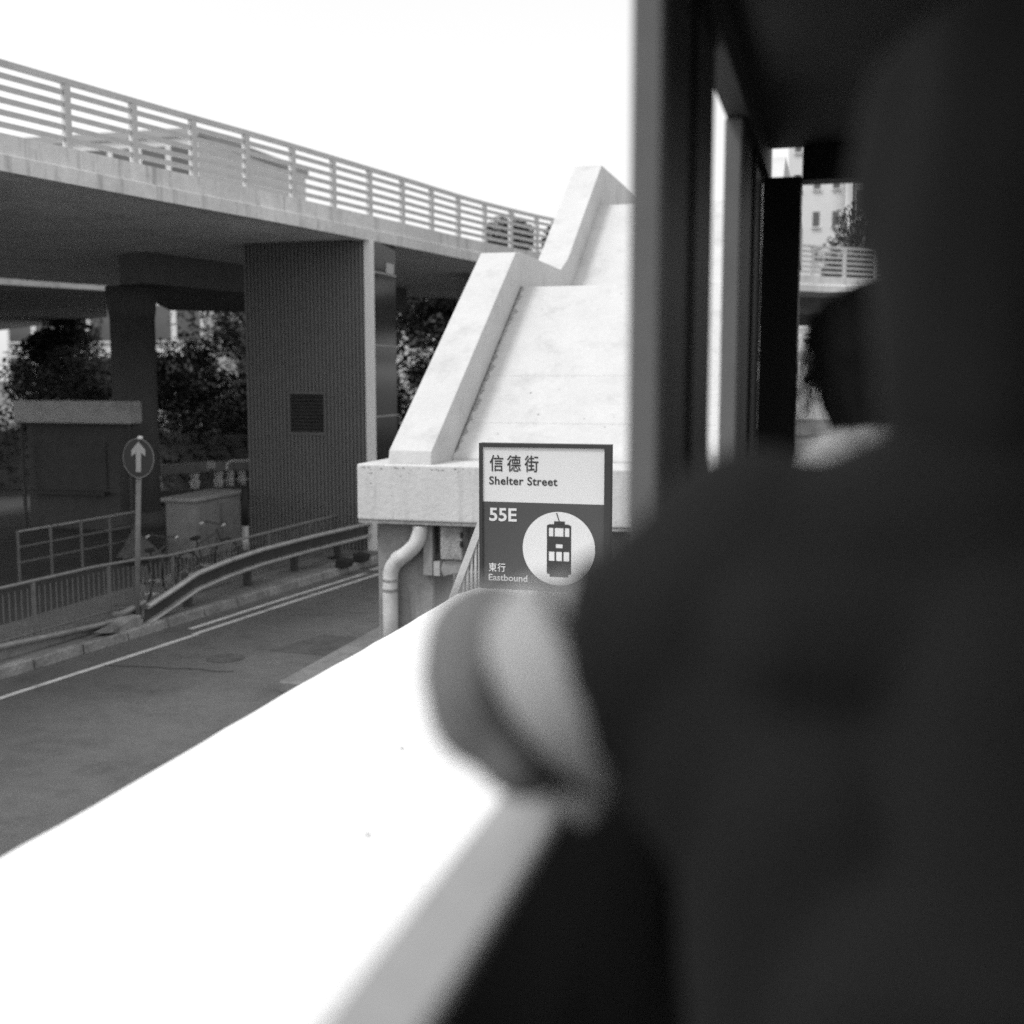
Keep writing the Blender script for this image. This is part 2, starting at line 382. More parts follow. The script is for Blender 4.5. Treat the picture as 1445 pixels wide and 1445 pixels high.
def parapet(xa, xb, name='parapet'):
    top = [(YB+.06, z1+.02),(YB+.10, 2.87),(17.8, 5.70),(18.15, 5.73),(yu-.5, 5.70),(yu+.1, 5.96),(ye+.2, zs2(ye)+.84),(37, zs2(ye)+.86)]
    bot = [(37, zs2(ye)-.35),(ye+.2, zs2(ye)-.35),(yu, zl-.4),(yl, zl-.4),(14.9, z1-.3),(YB+.06, z1-.3)]
    pts = [(xa, y_, z_) for y_, z_ in top+bot]
    return MB().prism(pts, (xb-xa, 0, 0)).build(name, 'white', t, bevel=.018, seg=2)
parapet(-5.40, -4.83); parapet(xr-.30, xr-.02)
gr = MB(); N = 260; sm2 = MB(); xA = -4.826
def gw(y_): 
    v_ = .5+.5*noise.noise(Vector((y_*1.7,1,0)))+.5*noise.noise(Vector((y_*9,4,0)))+.35*noise.noise(Vector((y_*31,7,0)))
    return max(.012, .14*max(0, v_-.25)*(1.0 if y_ > 15.4 else .7))
for i in range(N):
    ya, yb = ys0+.1+(yl-ys0-.1)*i/N, ys0+.1+(yl-ys0-.1)*(i+1)/N
    gr.add([(xA+.016,ya,zs(ya)+.005),(xA+.016+gw(ya),ya,zs(ya)+.004),(xA+.016+gw(yb),yb,zs(yb)+.004),(xA+.016,yb,zs(yb)+.005)], [(0,1,2,3)])
    a_, b_ = [.014+.012*noise.noise(Vector((q_*14,0,3))) for q_ in (ya, yb)]
    sm2.add([(xA,ya,zs(ya)+.009),(xA+a_,ya,zs(ya)+.008),(xA+b_,yb,zs(yb)+.008),(xA,yb,zs(yb)+.009)], [(0,1,2,3)])
gr.build('grime_strip', mat('flaking_edge', .34, .95, .4, 9, .9, 50, stain=.5, speck=.5, grain=.2), t); sm2.build('seam', mat('dark_seam', .10, .95, .5, 8), t)
mk = MB()
def blot(c_, u_, v_, r0):
    k_ = 9; pts = [Vector(c_)+(Vector(u_)*math.cos(i*2*math.pi/k_)+Vector(v_)*math.sin(i*2*math.pi/k_))*r0*random.uniform(.4,1.2) for i in range(k_)]
    mk.add(pts, [tuple(range(k_))])
for i in range(46):
    x_ = xl+.05+random.random()**1.2*3.3; blot((x_, YB-.003, z1-.035-random.random()**3*.25), (random.uniform(.6,2.5),0,0), (0,0,.7), random.uniform(.004,.013))
for i in range(26):
    x_ = xl+.05+random.random()*3.3; blot((x_, YB-.003, z0+.05+random.random()**2*.2), (random.uniform(.6,1.6),0,0), (0,0,.9), random.uniform(.004,.010))
for i in range(18):
    y_ = random.uniform(ys0+.1, yl-.1); blot((random.uniform(-4.6,-1.8), y_, zs(y_)+.004), (1,0,0), (0,.8,.8*SL), random.uniform(.006,.016))
o = mk.build('weathering_marks', mat('chipped_paint', .22, .95, .4, 8, grain=.2), t); o['kind'] = 'stuff'
# column, pipe, boxes under the beam
c0, c1 = P(533,760,y=13.95).x, P(612,760,y=13.95).x
box('column', c0, c1, 13.95, 14.75, .13, z0+.02, 'column', t, bevel=.02)
box('cross_beam', c1+.01, xr-.2, 14.1, 14.7, 1.55, z0+.02, 'column', t)
box('column', xr-.9, xr-.3, 14.0, 14.6, .13, 1.545, 'column', t, bevel=.02)
yp = 13.82
def pp(px, py): return P(px, py, y=yp)
path = smoothpath([pp(593,742),pp(592.5,752),pp(587,767),pp(576,779),pp(563,789),pp(554,800),pp(551,816),pp(551,860)], 5)+[Vector((pp(551,860).x, yp, .13))]
o = MB().tube(path, .098, 18).build('drain_pipe', 'pipe', t, True)
def hc(py, r=.109, h=.03):
    c_ = pp(551.5, py); MB().tube([(c_.x,yp,c_.z-h/2),(c_.x,yp,c_.z+h/2)], r, 18).build('pipe_clamp', 'edge', o, False)
for q in (832, 818): hc(q)
c_ = pp(563,789); MB().tube([pp(560,791), pp(566,786)], .105, 18).build('pipe_joint', 'pipe', o)
# junction boxes hung under the beam
j = thing('junction_box', (-4.55, 13.9, 1.3), 'grey electrical boxes hung beneath the white beam beside the drain pipe', 'junction box')
a, b = P(598,745,y=13.88), P(612,812,y=13.88); box('box', a.x, b.x, 13.84, 13.945, b.z, z0-.003, 'column', j, bevel=.008)
a, b = P(623,745,y=13.85), P(654,790,y=13.85); box('box', a.x, b.x, 13.8, 14.09, b.z, z0-.003, 'edge', j, bevel=.01)
a, b = P(613,792,y=13.87), P(622,812,y=13.87); box('hinge', a.x+.002, b.x, 13.83, 13.93, b.z, a.z, 'steel', j)
q = [P(*s, y=13.84) for s in ((625,792),(654,789),(653,806),(626,813),(622,803))]
MB().prism(q, (0,.03,0)).build('hanging_plate', 'column', j)
for py in (755, 768):
    a = P(651, py, y=13.79); MB().tube([(a.x, 13.80, a.z-.035),(a.x, 13.80, a.z+.035)], .022, 8).build('cable_gland', 'rubber', j)
# sloping rail with upright bars beside the sign
h = thing('stair_railing', (-3.0, 9.4, 0), 'sloping grey railing with upright bars seen left of the stop sign', 'railing')
yr = 9.6
a, b = P(640,842,y=yr), P(674,752,y=yr); a2 = a+(a-b)*.6; b2 = b+(b-a)*.5
MB().bar(a2, b2, .05, .06).build('handrail', 'pipe', h)
for i in range(11):
    q = a.lerp(b2, (i+.5)/9.0); MB().tube([(q.x, yr, q.z-1.15),(q.x, yr, q.z-.04)], .013, 6).build('bar', 'pipe', h)
MB().bar(a2-Vector((0,0,1.15)), b2-Vector((0,0,1.15)), .05, .05).build('bottom_rail', 'pipe', h)
MB().tube([(a2.x,yr,.13),(a2.x,yr,a2.z)], .03, 8).build('post', 'pipe', h); MB().tube([(b2.x,yr,.0),(b2.x,yr,b2.z)], .03, 8).build('post', 'pipe', h)
fl = box('stair_side_panel', P(614,800,y=15.6).x, -2.2, 15.6, 15.75, -.02, P(620,806,y=15.6).z, 'concrete'); tag(fl, 'low pale concrete wall behind the junction boxes under the stair', 'wall')

# ------------------------------------------------------------------ flyover
HZ = 6.6
near = smoothpath([(x, y, 0) for x, y in [(-13.5,-4),(-12.2,8),(-10.85,16),(-10.05,20),(-9.29,24.43),(-8.56,28.7),(-7.2,33.2),(-4.8,37.3),(-1.3,40.4),(.3,41.8),(10,49),(30,62)]], 5)
far = smoothpath([(x, y, 0) for x, y in [(-32,-4),(-30,8),(-27,18),(-24.5,25),(-22.5,31.5),(-20.4,34.5),(-18.5,37),(-15.5,39.5),(-12.7,42),(-8,50),(4,66),(24,84)]], 5)
n = len(near)
t = thing('flyover', (-14, 20, 0), 'concrete flyover curving from top left across the street, slatted railing on its edge', 'flyover')
bm = MB(); bm.v = [p+Vector((0,0,HZ)) for p in near]+[p+Vector((0,0,HZ)) for p in far]+[p+Vector((0,0,HZ+.28)) for p in near]+[p+Vector((0,0,HZ+.28)) for p in far]
for i in range(n-1):
    bm.f += [(i, i+n, i+n+1, i+1), (i+2*n, i+1+2*n, i+1+3*n, i+3*n)]
    bm.f += [(i+n, i+3*n, i+1+3*n, i+1+n)]
bm.f += [(0, 2*n, 3*n, n), (n-1, 2*n-1, 4*n-1, 3*n-1)]
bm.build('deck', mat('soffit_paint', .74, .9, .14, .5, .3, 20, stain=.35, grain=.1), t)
def nrm(i, arr=near):
    d = (arr[min(i+1, len(arr)-1)]-arr[max(i-1, 0)]).normalized(); return Vector((d.y, -d.x, 0))
fa = MB()
prof = [(0,-.02),(.16,-.02),(.16,.20),(.11,.23),(.11,.50),(-.12,.50),(-.12,-.02)]
for i in range(n):
    nn = nrm(i)
    for (u_, z_) in prof: fa.v.append(near[i]+nn*u_+Vector((0,0,HZ+z_)))
k = len(prof)
for i in range(n-1):
    for j_ in range(k):
        fa.f.append((i*k+j_, i*k+(j_+1)%k, (i+1)*k+(j_+1)%k, (i+1)*k+j_))
fa.build('fascia', 'fascia', t)
# railing: posts and slats as on the parapet
acc = [0]
for i in range(1, n): acc.append(acc[-1]+(near[i]-near[i-1]).length)
def along(s):
    for i in range(1, n):
        if acc[i] >= s:
            f_ = (s-acc[i-1])/(acc[i]-acc[i-1]); return near[i-1].lerp(near[i], f_), nrm(i-1).lerp(nrm(i), f_)
    return near[-1], nrm(n-1)
RB = HZ+.502
postm = MB().box(-.05, .05, -.05, .05, 0, .92).build('railing_post', 'white', t); postm.matrix_parent_inverse = Matrix.Translation(-Vector(t.location))
slatm = None; s = 6.0; first = True; q = []
L0_ = 1.35
while s < acc[-1]-2 and s < 84:
    p, nn = along(s); p2, n2 = along(s+L0_); d_ = (p2-p); ang = math.atan2(d_.y, d_.x)
    def place(o_, at_, rz):
        o_.location = at_; o_.rotation_euler = (0, 0, rz)
    if first: pm = postm
    else: pm = share(postm, 'railing_post', t, (0,0,0))
    place(pm, p+Vector((0,0,RB)), ang)
    for k_ in range(5):
        if slatm is None:
            slatm = MB().box(.06, L0_-.06, -.018, .018, 0, .075).build('railing_slat', 'white', t); sm_ = slatm
        else: sm_ = share(slatm, 'railing_slat', t, (0,0,0))
        place(sm_, p+Vector((0,0,RB+.10+k_*.165)), ang)
    first = False; s += L0_
rt = MB()
rt.v = []
for i in range(n):
    nn = nrm(i)
    for u_, z_ in ((-.05,.922),(.05,.922),(.05,1.0),(-.05,1.0)): rt.v.append(near[i]+nn*u_+Vector((0,0,RB+z_)))
for i in range(n-1):
    for j_ in range(4): rt.f.append((i*4+j_, i*4+(j_+1)%4, (i+1)*4+(j_+1)%4, (i+1)*4+j_))
rt.build('top_rail', 'white', t)
# girders under the deck
g0 = [(-15.2,23.9),(-14.55,27.2),(-14.0,31),(-13.4,36)]
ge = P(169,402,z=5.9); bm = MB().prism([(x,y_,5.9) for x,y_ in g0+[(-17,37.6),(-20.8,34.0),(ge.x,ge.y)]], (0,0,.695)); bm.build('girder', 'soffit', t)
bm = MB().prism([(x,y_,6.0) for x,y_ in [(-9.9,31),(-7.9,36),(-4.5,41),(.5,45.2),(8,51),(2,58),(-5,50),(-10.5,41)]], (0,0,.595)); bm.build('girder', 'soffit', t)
# a second ramp leaving left
rp = thing('flyover_ramp', (-30, 40, 0), 'concrete ramp soffit branching off toward the upper left of the flyover', 'flyover')
MB().prism([(-23.5,34.6,6.62),(-34,50,6.62),(-70,78,6.62),(-80,60,6.62),(-33,15,6.62)], (0,0,.5)).build('deck', 'concrete', rp)
def pier(name, c_, r, z_, m_, label):
    t_ = thing(name, (c_[0], c_[1], .11), label, 'pier')
    MB().tube([(c_[0],c_[1],.11),(c_[0],c_[1],z_)], r, 28).build('shaft', m_, t_, True)
    MB().tube([(c_[0],c_[1],.11),(c_[0],c_[1],.55)], r+.12, 28).build('footing', m_, t_, True)
    return t_
a = P(185, 405, z=5.9); rr = 30/F*a.length
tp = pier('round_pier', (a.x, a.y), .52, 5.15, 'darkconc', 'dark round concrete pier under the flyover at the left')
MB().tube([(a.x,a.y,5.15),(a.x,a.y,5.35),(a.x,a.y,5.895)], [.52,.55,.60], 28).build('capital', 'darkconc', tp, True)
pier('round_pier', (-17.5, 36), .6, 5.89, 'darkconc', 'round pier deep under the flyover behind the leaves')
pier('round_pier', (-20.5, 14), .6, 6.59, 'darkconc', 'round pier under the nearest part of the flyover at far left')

# ribbed pier in the middle distance
YP = 23.0; xa, xb = P(350,600,y=YP).x, P(517,600,y=YP).x
t = thing('ribbed_pier', ((xa+xb)/2, YP, .11), 'wide grey pier clad in vertical ribs with a louvred vent and white corner', 'pier')
ztop = HZ-.01
xc = P(531,600,y=YP+.02).x
box('core', xa, xc-.055, YP+.05, YP+1.30, .11, ztop, 'clad', t)
box('white_corner', xb, xc, YP-.01, YP+.01, .11, ztop, mat('corner_gloss_white', .84, .6, .03), t)
# louvre opening
lx0, lx1, lz0, lz1 = P(409,560,y=YP).x, P(457,560,y=YP).x, P(430,610,y=YP).z, P(430,556,y=YP).z
RP = .084; k = int((xb-xa-.02)/RP); RP = (xb-xa-.02)/k
def rib(x0, za, zb_):
    return MB().add([(x0,YP+.05,za),(x0+.006,YP-.02,za),(x0+RP*.50,YP-.02,za),(x0+RP*.50+.008,YP+.05,za),
                     (x0,YP+.05,zb_),(x0+.006,YP-.02,zb_),(x0+RP*.50,YP-.02,zb_),(x0+RP*.50+.008,YP+.05,zb_)],
                     [(0,1,5,4),(1,2,6,5),(2,3,7,6),(4,5,6,7),(3,2,1,0)])
full = None
for i in range(k):
    x0 = xa+.004+i*RP
    if x0+RP*.6 > lx0-.05 and x0 < lx1+.05:
        rib(x0, .11, lz0-.06).build('rib', 'clad', t); rib(x0, lz1+.06, ztop).build('rib', 'clad', t)
    elif full is None: full = rib(x0, .11, ztop).build('rib', 'clad', t); fx = x0
    else: share(full, 'rib', t, (x0-fx, 0, 0))
v = MB(); e = .055
v.box(lx0-e, lx1+e, YP-.02, YP+.05, lz1, lz1+e); v.box(lx0-e, lx1+e, YP-.02, YP+.05, lz0-e, lz0)
v.box(lx0-e, lx0, YP-.02, YP+.05, lz0, lz1); v.box(lx1, lx1+e, YP-.02, YP+.05, lz0, lz1)
box('vent_back', lx0, lx1, YP+.046, YP+.049, lz0, lz1, 'rubber', t); vent = v.build('vent', mat('vent_frame', .15, .6, .1), t)
ns = 11; first = None
for i in range(ns):
    z_ = lz0+(i+.15)*(lz1-lz0)/ns
    if first is None:
        first = MB().prism([(lx0,YP-.005,z_),(lx0,YP+.045,z_+.04),(lx0,YP+.045,z_+.046),(lx0,YP-.005,z_+.008)], (lx1-lx0,0,0)).build('slat', 'steeld', vent); fz = z_
    else:
        q = first.copy(); C.objects.link(q); q.parent = vent; q.location = (0,0,z_-fz)
# glazed side of the pier, in a thin frame
xs_ = xc-.02; zz = [.11]+[P(531, py, x=xs_).z for py in (588, 487, 384)]+[ztop]
for i in range(4): box('side_pane', xs_-.03, xs_, YP+.012, YP+1.30, zz[i]+.02, zz[i+1]-.02, 'glass', t)
for z_ in zz[1:4]: box('side_rail', xs_-.03, xs_+.012, YP+.012, YP+1.30, z_-.016, z_+.016, 'steel', t)
a = P(551,380,x=xs_+.02); box('notice_plate', xs_+.001, xs_+.02, a.y-.22, a.y+.2, a.z-.10, a.z+.12, 'reflect', t)

# ------------------------------------------------------------------ guard rail
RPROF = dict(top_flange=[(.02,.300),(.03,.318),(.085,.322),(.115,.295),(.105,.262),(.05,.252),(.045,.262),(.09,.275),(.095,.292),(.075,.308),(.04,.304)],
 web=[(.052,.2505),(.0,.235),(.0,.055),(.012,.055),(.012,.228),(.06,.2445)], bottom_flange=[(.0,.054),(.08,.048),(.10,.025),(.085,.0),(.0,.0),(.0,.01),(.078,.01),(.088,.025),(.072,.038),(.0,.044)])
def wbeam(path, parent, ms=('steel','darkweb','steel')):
    path = [Vector(p) for p in path]
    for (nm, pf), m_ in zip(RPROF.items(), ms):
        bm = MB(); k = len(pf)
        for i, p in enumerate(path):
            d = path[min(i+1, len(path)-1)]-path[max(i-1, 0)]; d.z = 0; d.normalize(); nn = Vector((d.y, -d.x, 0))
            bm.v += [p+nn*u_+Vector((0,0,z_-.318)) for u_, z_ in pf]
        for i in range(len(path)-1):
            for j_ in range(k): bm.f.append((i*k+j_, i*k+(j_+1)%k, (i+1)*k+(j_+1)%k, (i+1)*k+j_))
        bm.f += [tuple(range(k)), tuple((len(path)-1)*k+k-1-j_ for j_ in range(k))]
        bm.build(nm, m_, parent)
t = thing('guard_rail', (-9.8, 19, .11), 'long galvanised guard rail along the kerb, bent down at its near end', 'guard rail')
e0 = P(203,853,x=-9.95)
pth = [e0, P(240,829,x=-9.90), P(272,807.5,x=-9.84), P(278,804.5,x=-9.84), P(318,788.5,x=-9.83), P(365,773,x=-9.80), P(440,754,x=-9.68), P(506,739,x=-9.54), Vector((-9.2,26,.74)), Vector((-8.5,31,.74))]
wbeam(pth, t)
for (px, py) in ((290,857),(378,828),(446,807),(508,788)):
    q = P(px, py, z=.11); zt = interp([tuple(p) for p in pth], q.y)[2]; qx = interp([tuple(p) for p in pth], q.y)[0]
    MB().box(qx-.20, qx-.07, q.y-.05, q.y+.05, .11, zt-.02).build('rail_post', 'steeld', t, bevel=.005)
    MB().box(qx-.069, qx-.014, q.y-.045, q.y+.045, zt-.29, zt-.03).build('spacer', 'steel', t)
for y_ in (24.3, 26.1, 28):
    qx = interp([tuple(p) for p in pth], y_)[0]; MB().box(qx-.20, qx-.07, y_-.05, y_+.05, .11, .70).build('rail_post', 'steeld', t, bevel=.005)
t = thing('guard_rail', (-10.3, 12, .11), 'short weathered guard rail length left of the arrow sign post', 'guard rail')
pth2 = smoothpath([Vector((-11.2,3,.50)), Vector((-10.75,9,.5)), P(133,879,x=-10.25), P(170,861,x=-10.15), P(199,846,x=-10.06)], 4)
ws = mat('weathered_steel', .24, .7, .3, 5, .3, 40, stain=.4); wbeam(pth2, t, (ws, ws, ws))
for y_ in (5, 7.5, 10, 12.2, 14.3):
    qx, _, zt = interp([tuple(p) for p in pth2], y_); MB().box(qx-.18, qx-.05, y_-.05, y_+.05, .11, zt-.05).build('rail_post', 'steeld', t)
q = [P(*s, x=-9.86) for s in ((150,894),(200,893),(200,868),(186,872),(168,884))]
o = MB().prism(q, (-.22,0,0)).build('concrete_block', 'kerb', bevel=.01); tag(o, 'wedge shaped concrete block at the foot of the arrow sign', 'concrete block')

# ------------------------------------------------------------------ bar fence behind the guard rail
t = thing('bar_fence', (-10.4, 18, .11), 'long low fence of thin upright bars behind the guard rail', 'fence')
XF = -10.42
ft = [Vector((XF-.6,7,1.02)), P(133,800,x=XF-.12), P(190,790,x=XF-.06), P(238,784,x=XF), P(343,760,x=XF+.05), P(430,738,x=XF+.18), P(501,721,x=XF+.25), Vector((-9.75,26,.98))]
ftp = [tuple(p) for p in ft]
MB().tube(ft, .022, 8).build('top_rail', mat('fence_rail_paint', .22, .5, .2, 4), t)
MB().tube([p-Vector((0,0,.72)) for p in ft], .015, 6).build('bottom_rail', 'fence', t)
y = 7.2; bar0 = None; nb = 0
while y < 25.9:
    x_, _, z_ = interp(ftp, y)
    if nb % 14 == 0: MB().box(x_-.022, x_+.022, y-.022, y+.022, .11, z_-.02).build('post', 'fence', t)
    elif bar0 is None: bar0 = MB().tube([(x_,y,.2),(x_,y,.93)], .009, 6).build('bar', 'fence', t); b0 = Vector((x_, y, z_))
    else: share(bar0, 'bar', t, Vector((x_, y, z_))-b0)
    y += .115; nb += 1
# second, farther fence at left
t = thing('pipe_fence', (-14.8, 19, .11), 'thin three rail pipe fence at left behind the bar fence', 'fence')
fa_, fb_ = P(133,732,z=1.05), P(192,722,z=1.05); fc_ = fa_+(fa_-fb_)*1.6
for dz_ in (0, -.28, -.56): MB().tube([fc_+Vector((0,0,dz_)), fb_+Vector((0,0,dz_))], .02, 8).build('rail', 'steel' if dz_ == 0 else 'fence', t)
for f_ in (0, .25, .5, .75, 1): q = fc_.lerp(fb_, f_); MB().tube([(q.x,q.y,.11),(q.x,q.y,q.z+.02)], .025, 8).build('post', 'fence', t)
# ------------------------------------------------------------------ arrow road sign
base = P(204, 880, z=.11); base.x = -10.02; top = P(196, 622, y=base.y-.02)
t = thing('arrow_sign', (base.x, base.y, .11), 'round dark road sign with a white upward arrow on a leaning post', 'road sign')
b_ = Vector((base.x, base.y, .11)); MB().tube([b_, top], .040, 12).build('post', mat('sign_post_grey', .22, .6, .25, 5, .2, 40, stain=.4), t, True)
cc = P(195.5, 646.5, y=base.y-.09); R_ = 25.0/F*cc.y*1.13
yy = cc.y
MB().prism([(cc.x+R_*math.cos(i*math.pi/24), yy, cc.z+R_*1.13*math.sin(i*math.pi/24)) for i in range(48)], (0,.012,0)).build('disc', 'signblue', t)
rim = MB(); 
for i in range(48):
    a0, a1 = i*math.pi/24, (i+1)*math.pi/24
    o_ = [(cc.x+q*math.cos(w_), yy-.003, cc.z+q*1.13*math.sin(w_)) for q, w_ in ((R_,a0),(R_,a1),(R_*.965,a1),(R_*.965,a0))]
    rim.prism(o_, (0,-.003,0))
rim.build('rim', mat('sign_rim', .26, .5, .05), t)
def ap(px, py): q_ = P(px, py, y=yy-.006); return (q_.x, yy-.003, q_.z)
MB().prism([ap(*s) for s in ((195.2,623.5),(205,635),(205,644),(199,638.8),(198.8,666),(192,666),(191.8,638.8),(185.5,644),(185.5,635))], (0,-.004,0)).build('arrow', 'reflect', t)
MB().ball(P(197.5,618,y=yy), .045, 8, (1,1,.7)).build('post_cap', 'cladwhite', t, True)
MB().tube([(b_.x,b_.y,.11),(b_.x,b_.y,.16)], .09, 12).build('base_collar', 'steel', t)

# ------------------------------------------------------------------ utility cabinet, marker post, kerbside bits
t = thing('utility_cabinet', (-12.5, 21.8, .11), 'weathered concrete utility cabinet with slab lid behind the fence', 'cabinet')
box('body', -13.05, -12.40, 20.92, 22.85, .11, 1.27, mat('cabinet_render', .27, .9, .2, 2.2, .4, 20, stain=.5), t, bevel=.015)
box('lid', -13.12, -12.33, 20.85, 22.92, 1.273, 1.35, mat('cabinet_lid', .32, .9, .2, 2, .4, 20, stain=.3), t, bevel=.012)
box('door_panel', -12.398, -12.39, 21.15, 21.83, .3, 1.15, M['column'], t); box('door_panel', -12.398, -12.39, 21.88, 22.6, .3, 1.15, M['column'], t)
q = P(347.5, 800, z=.11); zt = P(347.5,690,y=q.y).z; zm_ = P(347.5,742,y=q.y).z
t = thing('marker_post', (q.x,q.y,.11), 'slim post, black above and pale below, at the ribbed pier corner', 'post')
MB().tube([(q.x,q.y,zm_+.003),(q.x,q.y,zt)], .062, 14).build('black_sleeve', 'rubber', t, True); MB().tube([(q.x,q.y,.11),(q.x,q.y,zm_)], .066, 14).build('pale_sleeve', 'steel', t, True)
for k, (px, py, lb) in enumerate(((492,797,'dark rubber block on the kerb, nearer of the two'),(516,789,'dark rubber block on the kerb, farther of the two beside the beam'))):
    q = P(px, py, z=.13); o = MB().prism([(q.x-.12,q.y-.42,.128),(q.x+.14,q.y-.42,.128),(q.x+.14,q.y-.36,.26),(q.x-.12,q.y-.36,.29)], (0,.32,0)).build('rubber_block', 'rubber', bevel=.02); tag(o, lb, 'rubber block', 'rubber blocks on the kerb')
q = P(560, 797, z=.12)
# small litter
for px, py, lb in ((214,838,'small white scrap lying behind the arrow sign post'),(470,787,'small dark scrap on the pavement by the ribbed pier')):
    q = P(px, py, z=.13); o = MB().prism([(q.x-.1,q.y-.05,.113),(q.x+.08,q.y-.07,.113),(q.x+.11,q.y+.05,.113),(q.x-.07,q.y+.08,.113)], (0,0,.03)).build('litter', 'cladwhite' if 'white' in lb else 'rubber'); tag(o, lb, 'litter')
# pale tarpaulin draped over something by the fence
tv, tf = [], []; q0, q1, q2 = P(190,744,y=20.4), P(231,784,y=19.9), P(166,786,y=20.4)
N = 14
for i in range(N+1):
    f_ = i/N
    for j_ in range(N+1):
        g_ = j_/N; a = q0.lerp(q2, f_); b = q0.lerp(q1, f_); p = a.lerp(b, g_); p.y += -.35*math.sin(math.pi*g_)*f_+.06*math.sin(g_*23+f_*3)*f_; tv.append(p)
for i in range(N):
    for j_ in range(N): k = i*(N+1)+j_; tf.append((k, k+1, k+N+2, k+N+1))
o = mesh('tarpaulin', tv, tf, mat('tarpaulin', .13, .7, .25, 4, .4, 10), smooth=True); md = o.modifiers.new('thickness', 'SOLIDIFY'); md.thickness = .01; tag(o, 'pale tarpaulin draped in folds beside the arrow sign post', 'tarpaulin')
o = MB().box(q2.x+.3, q1.x-.2, 20.3, 20.8, .11, q2.z-.02).build('stack_under_cover', 'darkconc'); tag(o, 'dark stack of boards beneath the pale tarpaulin', 'boards')

# ------------------------------------------------------------------ bicycles
def bicycle(label):
    t = thing('bicycle', (0,0,0), label, 'bicycle', 'bicycles parked behind the fence')
    def ring(c_, R, r, name, m_):
        bm = MB(); N_ = 28; k_ = 6
        for i in range(N_):
            a_ = 2*math.pi*i/N_
            for j_ in range(k_):
                b2_ = 2*math.pi*j_/k_; rr_ = R+r*math.cos(b2_); bm.v.append(Vector((c_[0]+r*math.sin(b2_), c_[1]+rr_*math.cos(a_), c_[2]+rr_*math.sin(a_))))
        for i in range(N_):
            for j_ in range(k_): bm.f.append((i*k_+j_, ((i+1)%N_)*k_+j_, ((i+1)%N_)*k_+(j_+1)%k_, i*k_+(j_+1)%k_))
        return bm.build(name, m_, t)
    for yc in (-.52, .52):
        wv = ring((0,yc,.34), .32, .018, 'wheel', 'rubber')
        sp = MB()
        for i in range(14):
            a_ = math.pi*2*i/14; sp.tube([(0,yc,.34),(0,yc+.31*math.cos(a_),.34+.31*math.sin(a_))], .003, 4)
        s_ = sp.build('spokes', 'reflect'); s_.parent = wv
    fr = MB(); 
    for a_, b2_ in (((0,-.52,.34),(0,-.08,.30)),((0,-.08,.30),(0,-.22,.80)),((0,-.52,.34),(0,-.2,.72)),((0,-.08,.30),(0,.36,.74)),((0,-.2,.72),(0,.34,.84)),((0,.33,.90),(0,.52,.34))): fr.tube([a_, b2_], .016, 8)
    fr.build('frame', 'steeld', t)
    MB().tube([(-.26,.22,1.0),(-.24,.34,1.02),(0,.36,.98),(.24,.34,1.02),(.26,.22,1.0)], .013, 8).build('handlebar', 'steeld', t)
    for sx in (-1,1): MB().tube([(sx*.26,.20,1.0),(sx*.255,.28,1.01)], .017, 8).build('grip', 'cladwhite', t)
    MB().ball((0,-.24,.85), .12, 8, (.7,1.1,.3)).build('saddle', 'rubber', t, True)
    MB().tube([(-.1,-.08,.30),(.1,-.08,.30)], .05, 8).build('crank', 'steel', t)
    return t
b1 = bicycle('parked bicycle leaning behind the fence, nearer the cabinet corner')
b1.location = (-10.85, 18.75, .11); b1.rotation_euler = (math.radians(6), 0, math.radians(-12))
b2 = copy_thing(b1, (-10.8, 17.0, .11), math.radians(8), 'parked bicycle behind the bend of the guard rail')

# ------------------------------------------------------------------ dim things under the flyover
t = thing('balustrade', (-16, 30, .11), 'low balustrade with a broad coping and stubby pale balusters under the flyover', 'balustrade')
ba, bb = P(205,664,z=1.1), P(352,655,z=1.1); e_ = (bb-ba); ba = ba-e_*.1; bb = bb+e_*.5
MB().bar(ba, bb, .45, .26).build('coping', mat('coping_stone', .22, .9, .2), t)
MB().bar(ba-Vector((0,0,.80)), bb-Vector((0,0,.80)), .3, .34).build('plinth', 'darkconc', t)
bal0 = None
for px_ in (150, 220, 272, 306, 323, 340, 357, 374):
    q = ba.lerp(bb, (P(px_,660,z=1.1).x-ba.x)/(bb.x-ba.x)) if False else ba+(bb-ba)*min(1, max(0, (px_-190.3)/235.2)) if px_ > 190 else ba+(bb-ba)*.02
    if bal0 is None: bal0 = MB().tube([(q.x,q.y,.475),(q.x,q.y,.55),(q.x,q.y,.66),(q.x,q.y,.76),(q.x,q.y,.84),(q.x,q.y,.965)], [.13,.11,.16,.09,.13,.13], 12).build('baluster', 'cladwhite', t, True); q0_ = q
    else: share(bal0, 'baluster', t, q-q0_)
a = P(204,598,d=27.5); z_a = a.z; zb_ = P(204,566,d=27.5).z; l = P(100,598,d=25)
t = thing('kiosk', (a.x-2, a.y, .11), 'dark kiosk with a plain grey fascia roof at left under the flyover', 'kiosk')
kx1 = a.x-.22
box('roof', kx1-3.2, kx1, a.y-.25, a.y+.55, z_a, zb_, 'concrete', t, bevel=.02)
box('wall', kx1-3.1, kx1-.5, a.y+.1, a.y+.5, .11, z_a-.003, 'darkconc', t)
box('shutter', kx1-2.9, kx1-.9, a.y+.07, a.y+.097, 1.1, 2.2, 'steeld', t)
box('counter', kx1-2.95, kx1-.85, a.y-.15, a.y+.095, .98, 1.04, 'steeld', t)
for dx_ in (.1, 3.05): MB().tube([(kx1-dx_,a.y-.15,.11),(kx1-dx_,a.y-.15,z_a-.003)], .04, 10).build('post', 'darkconc', t)
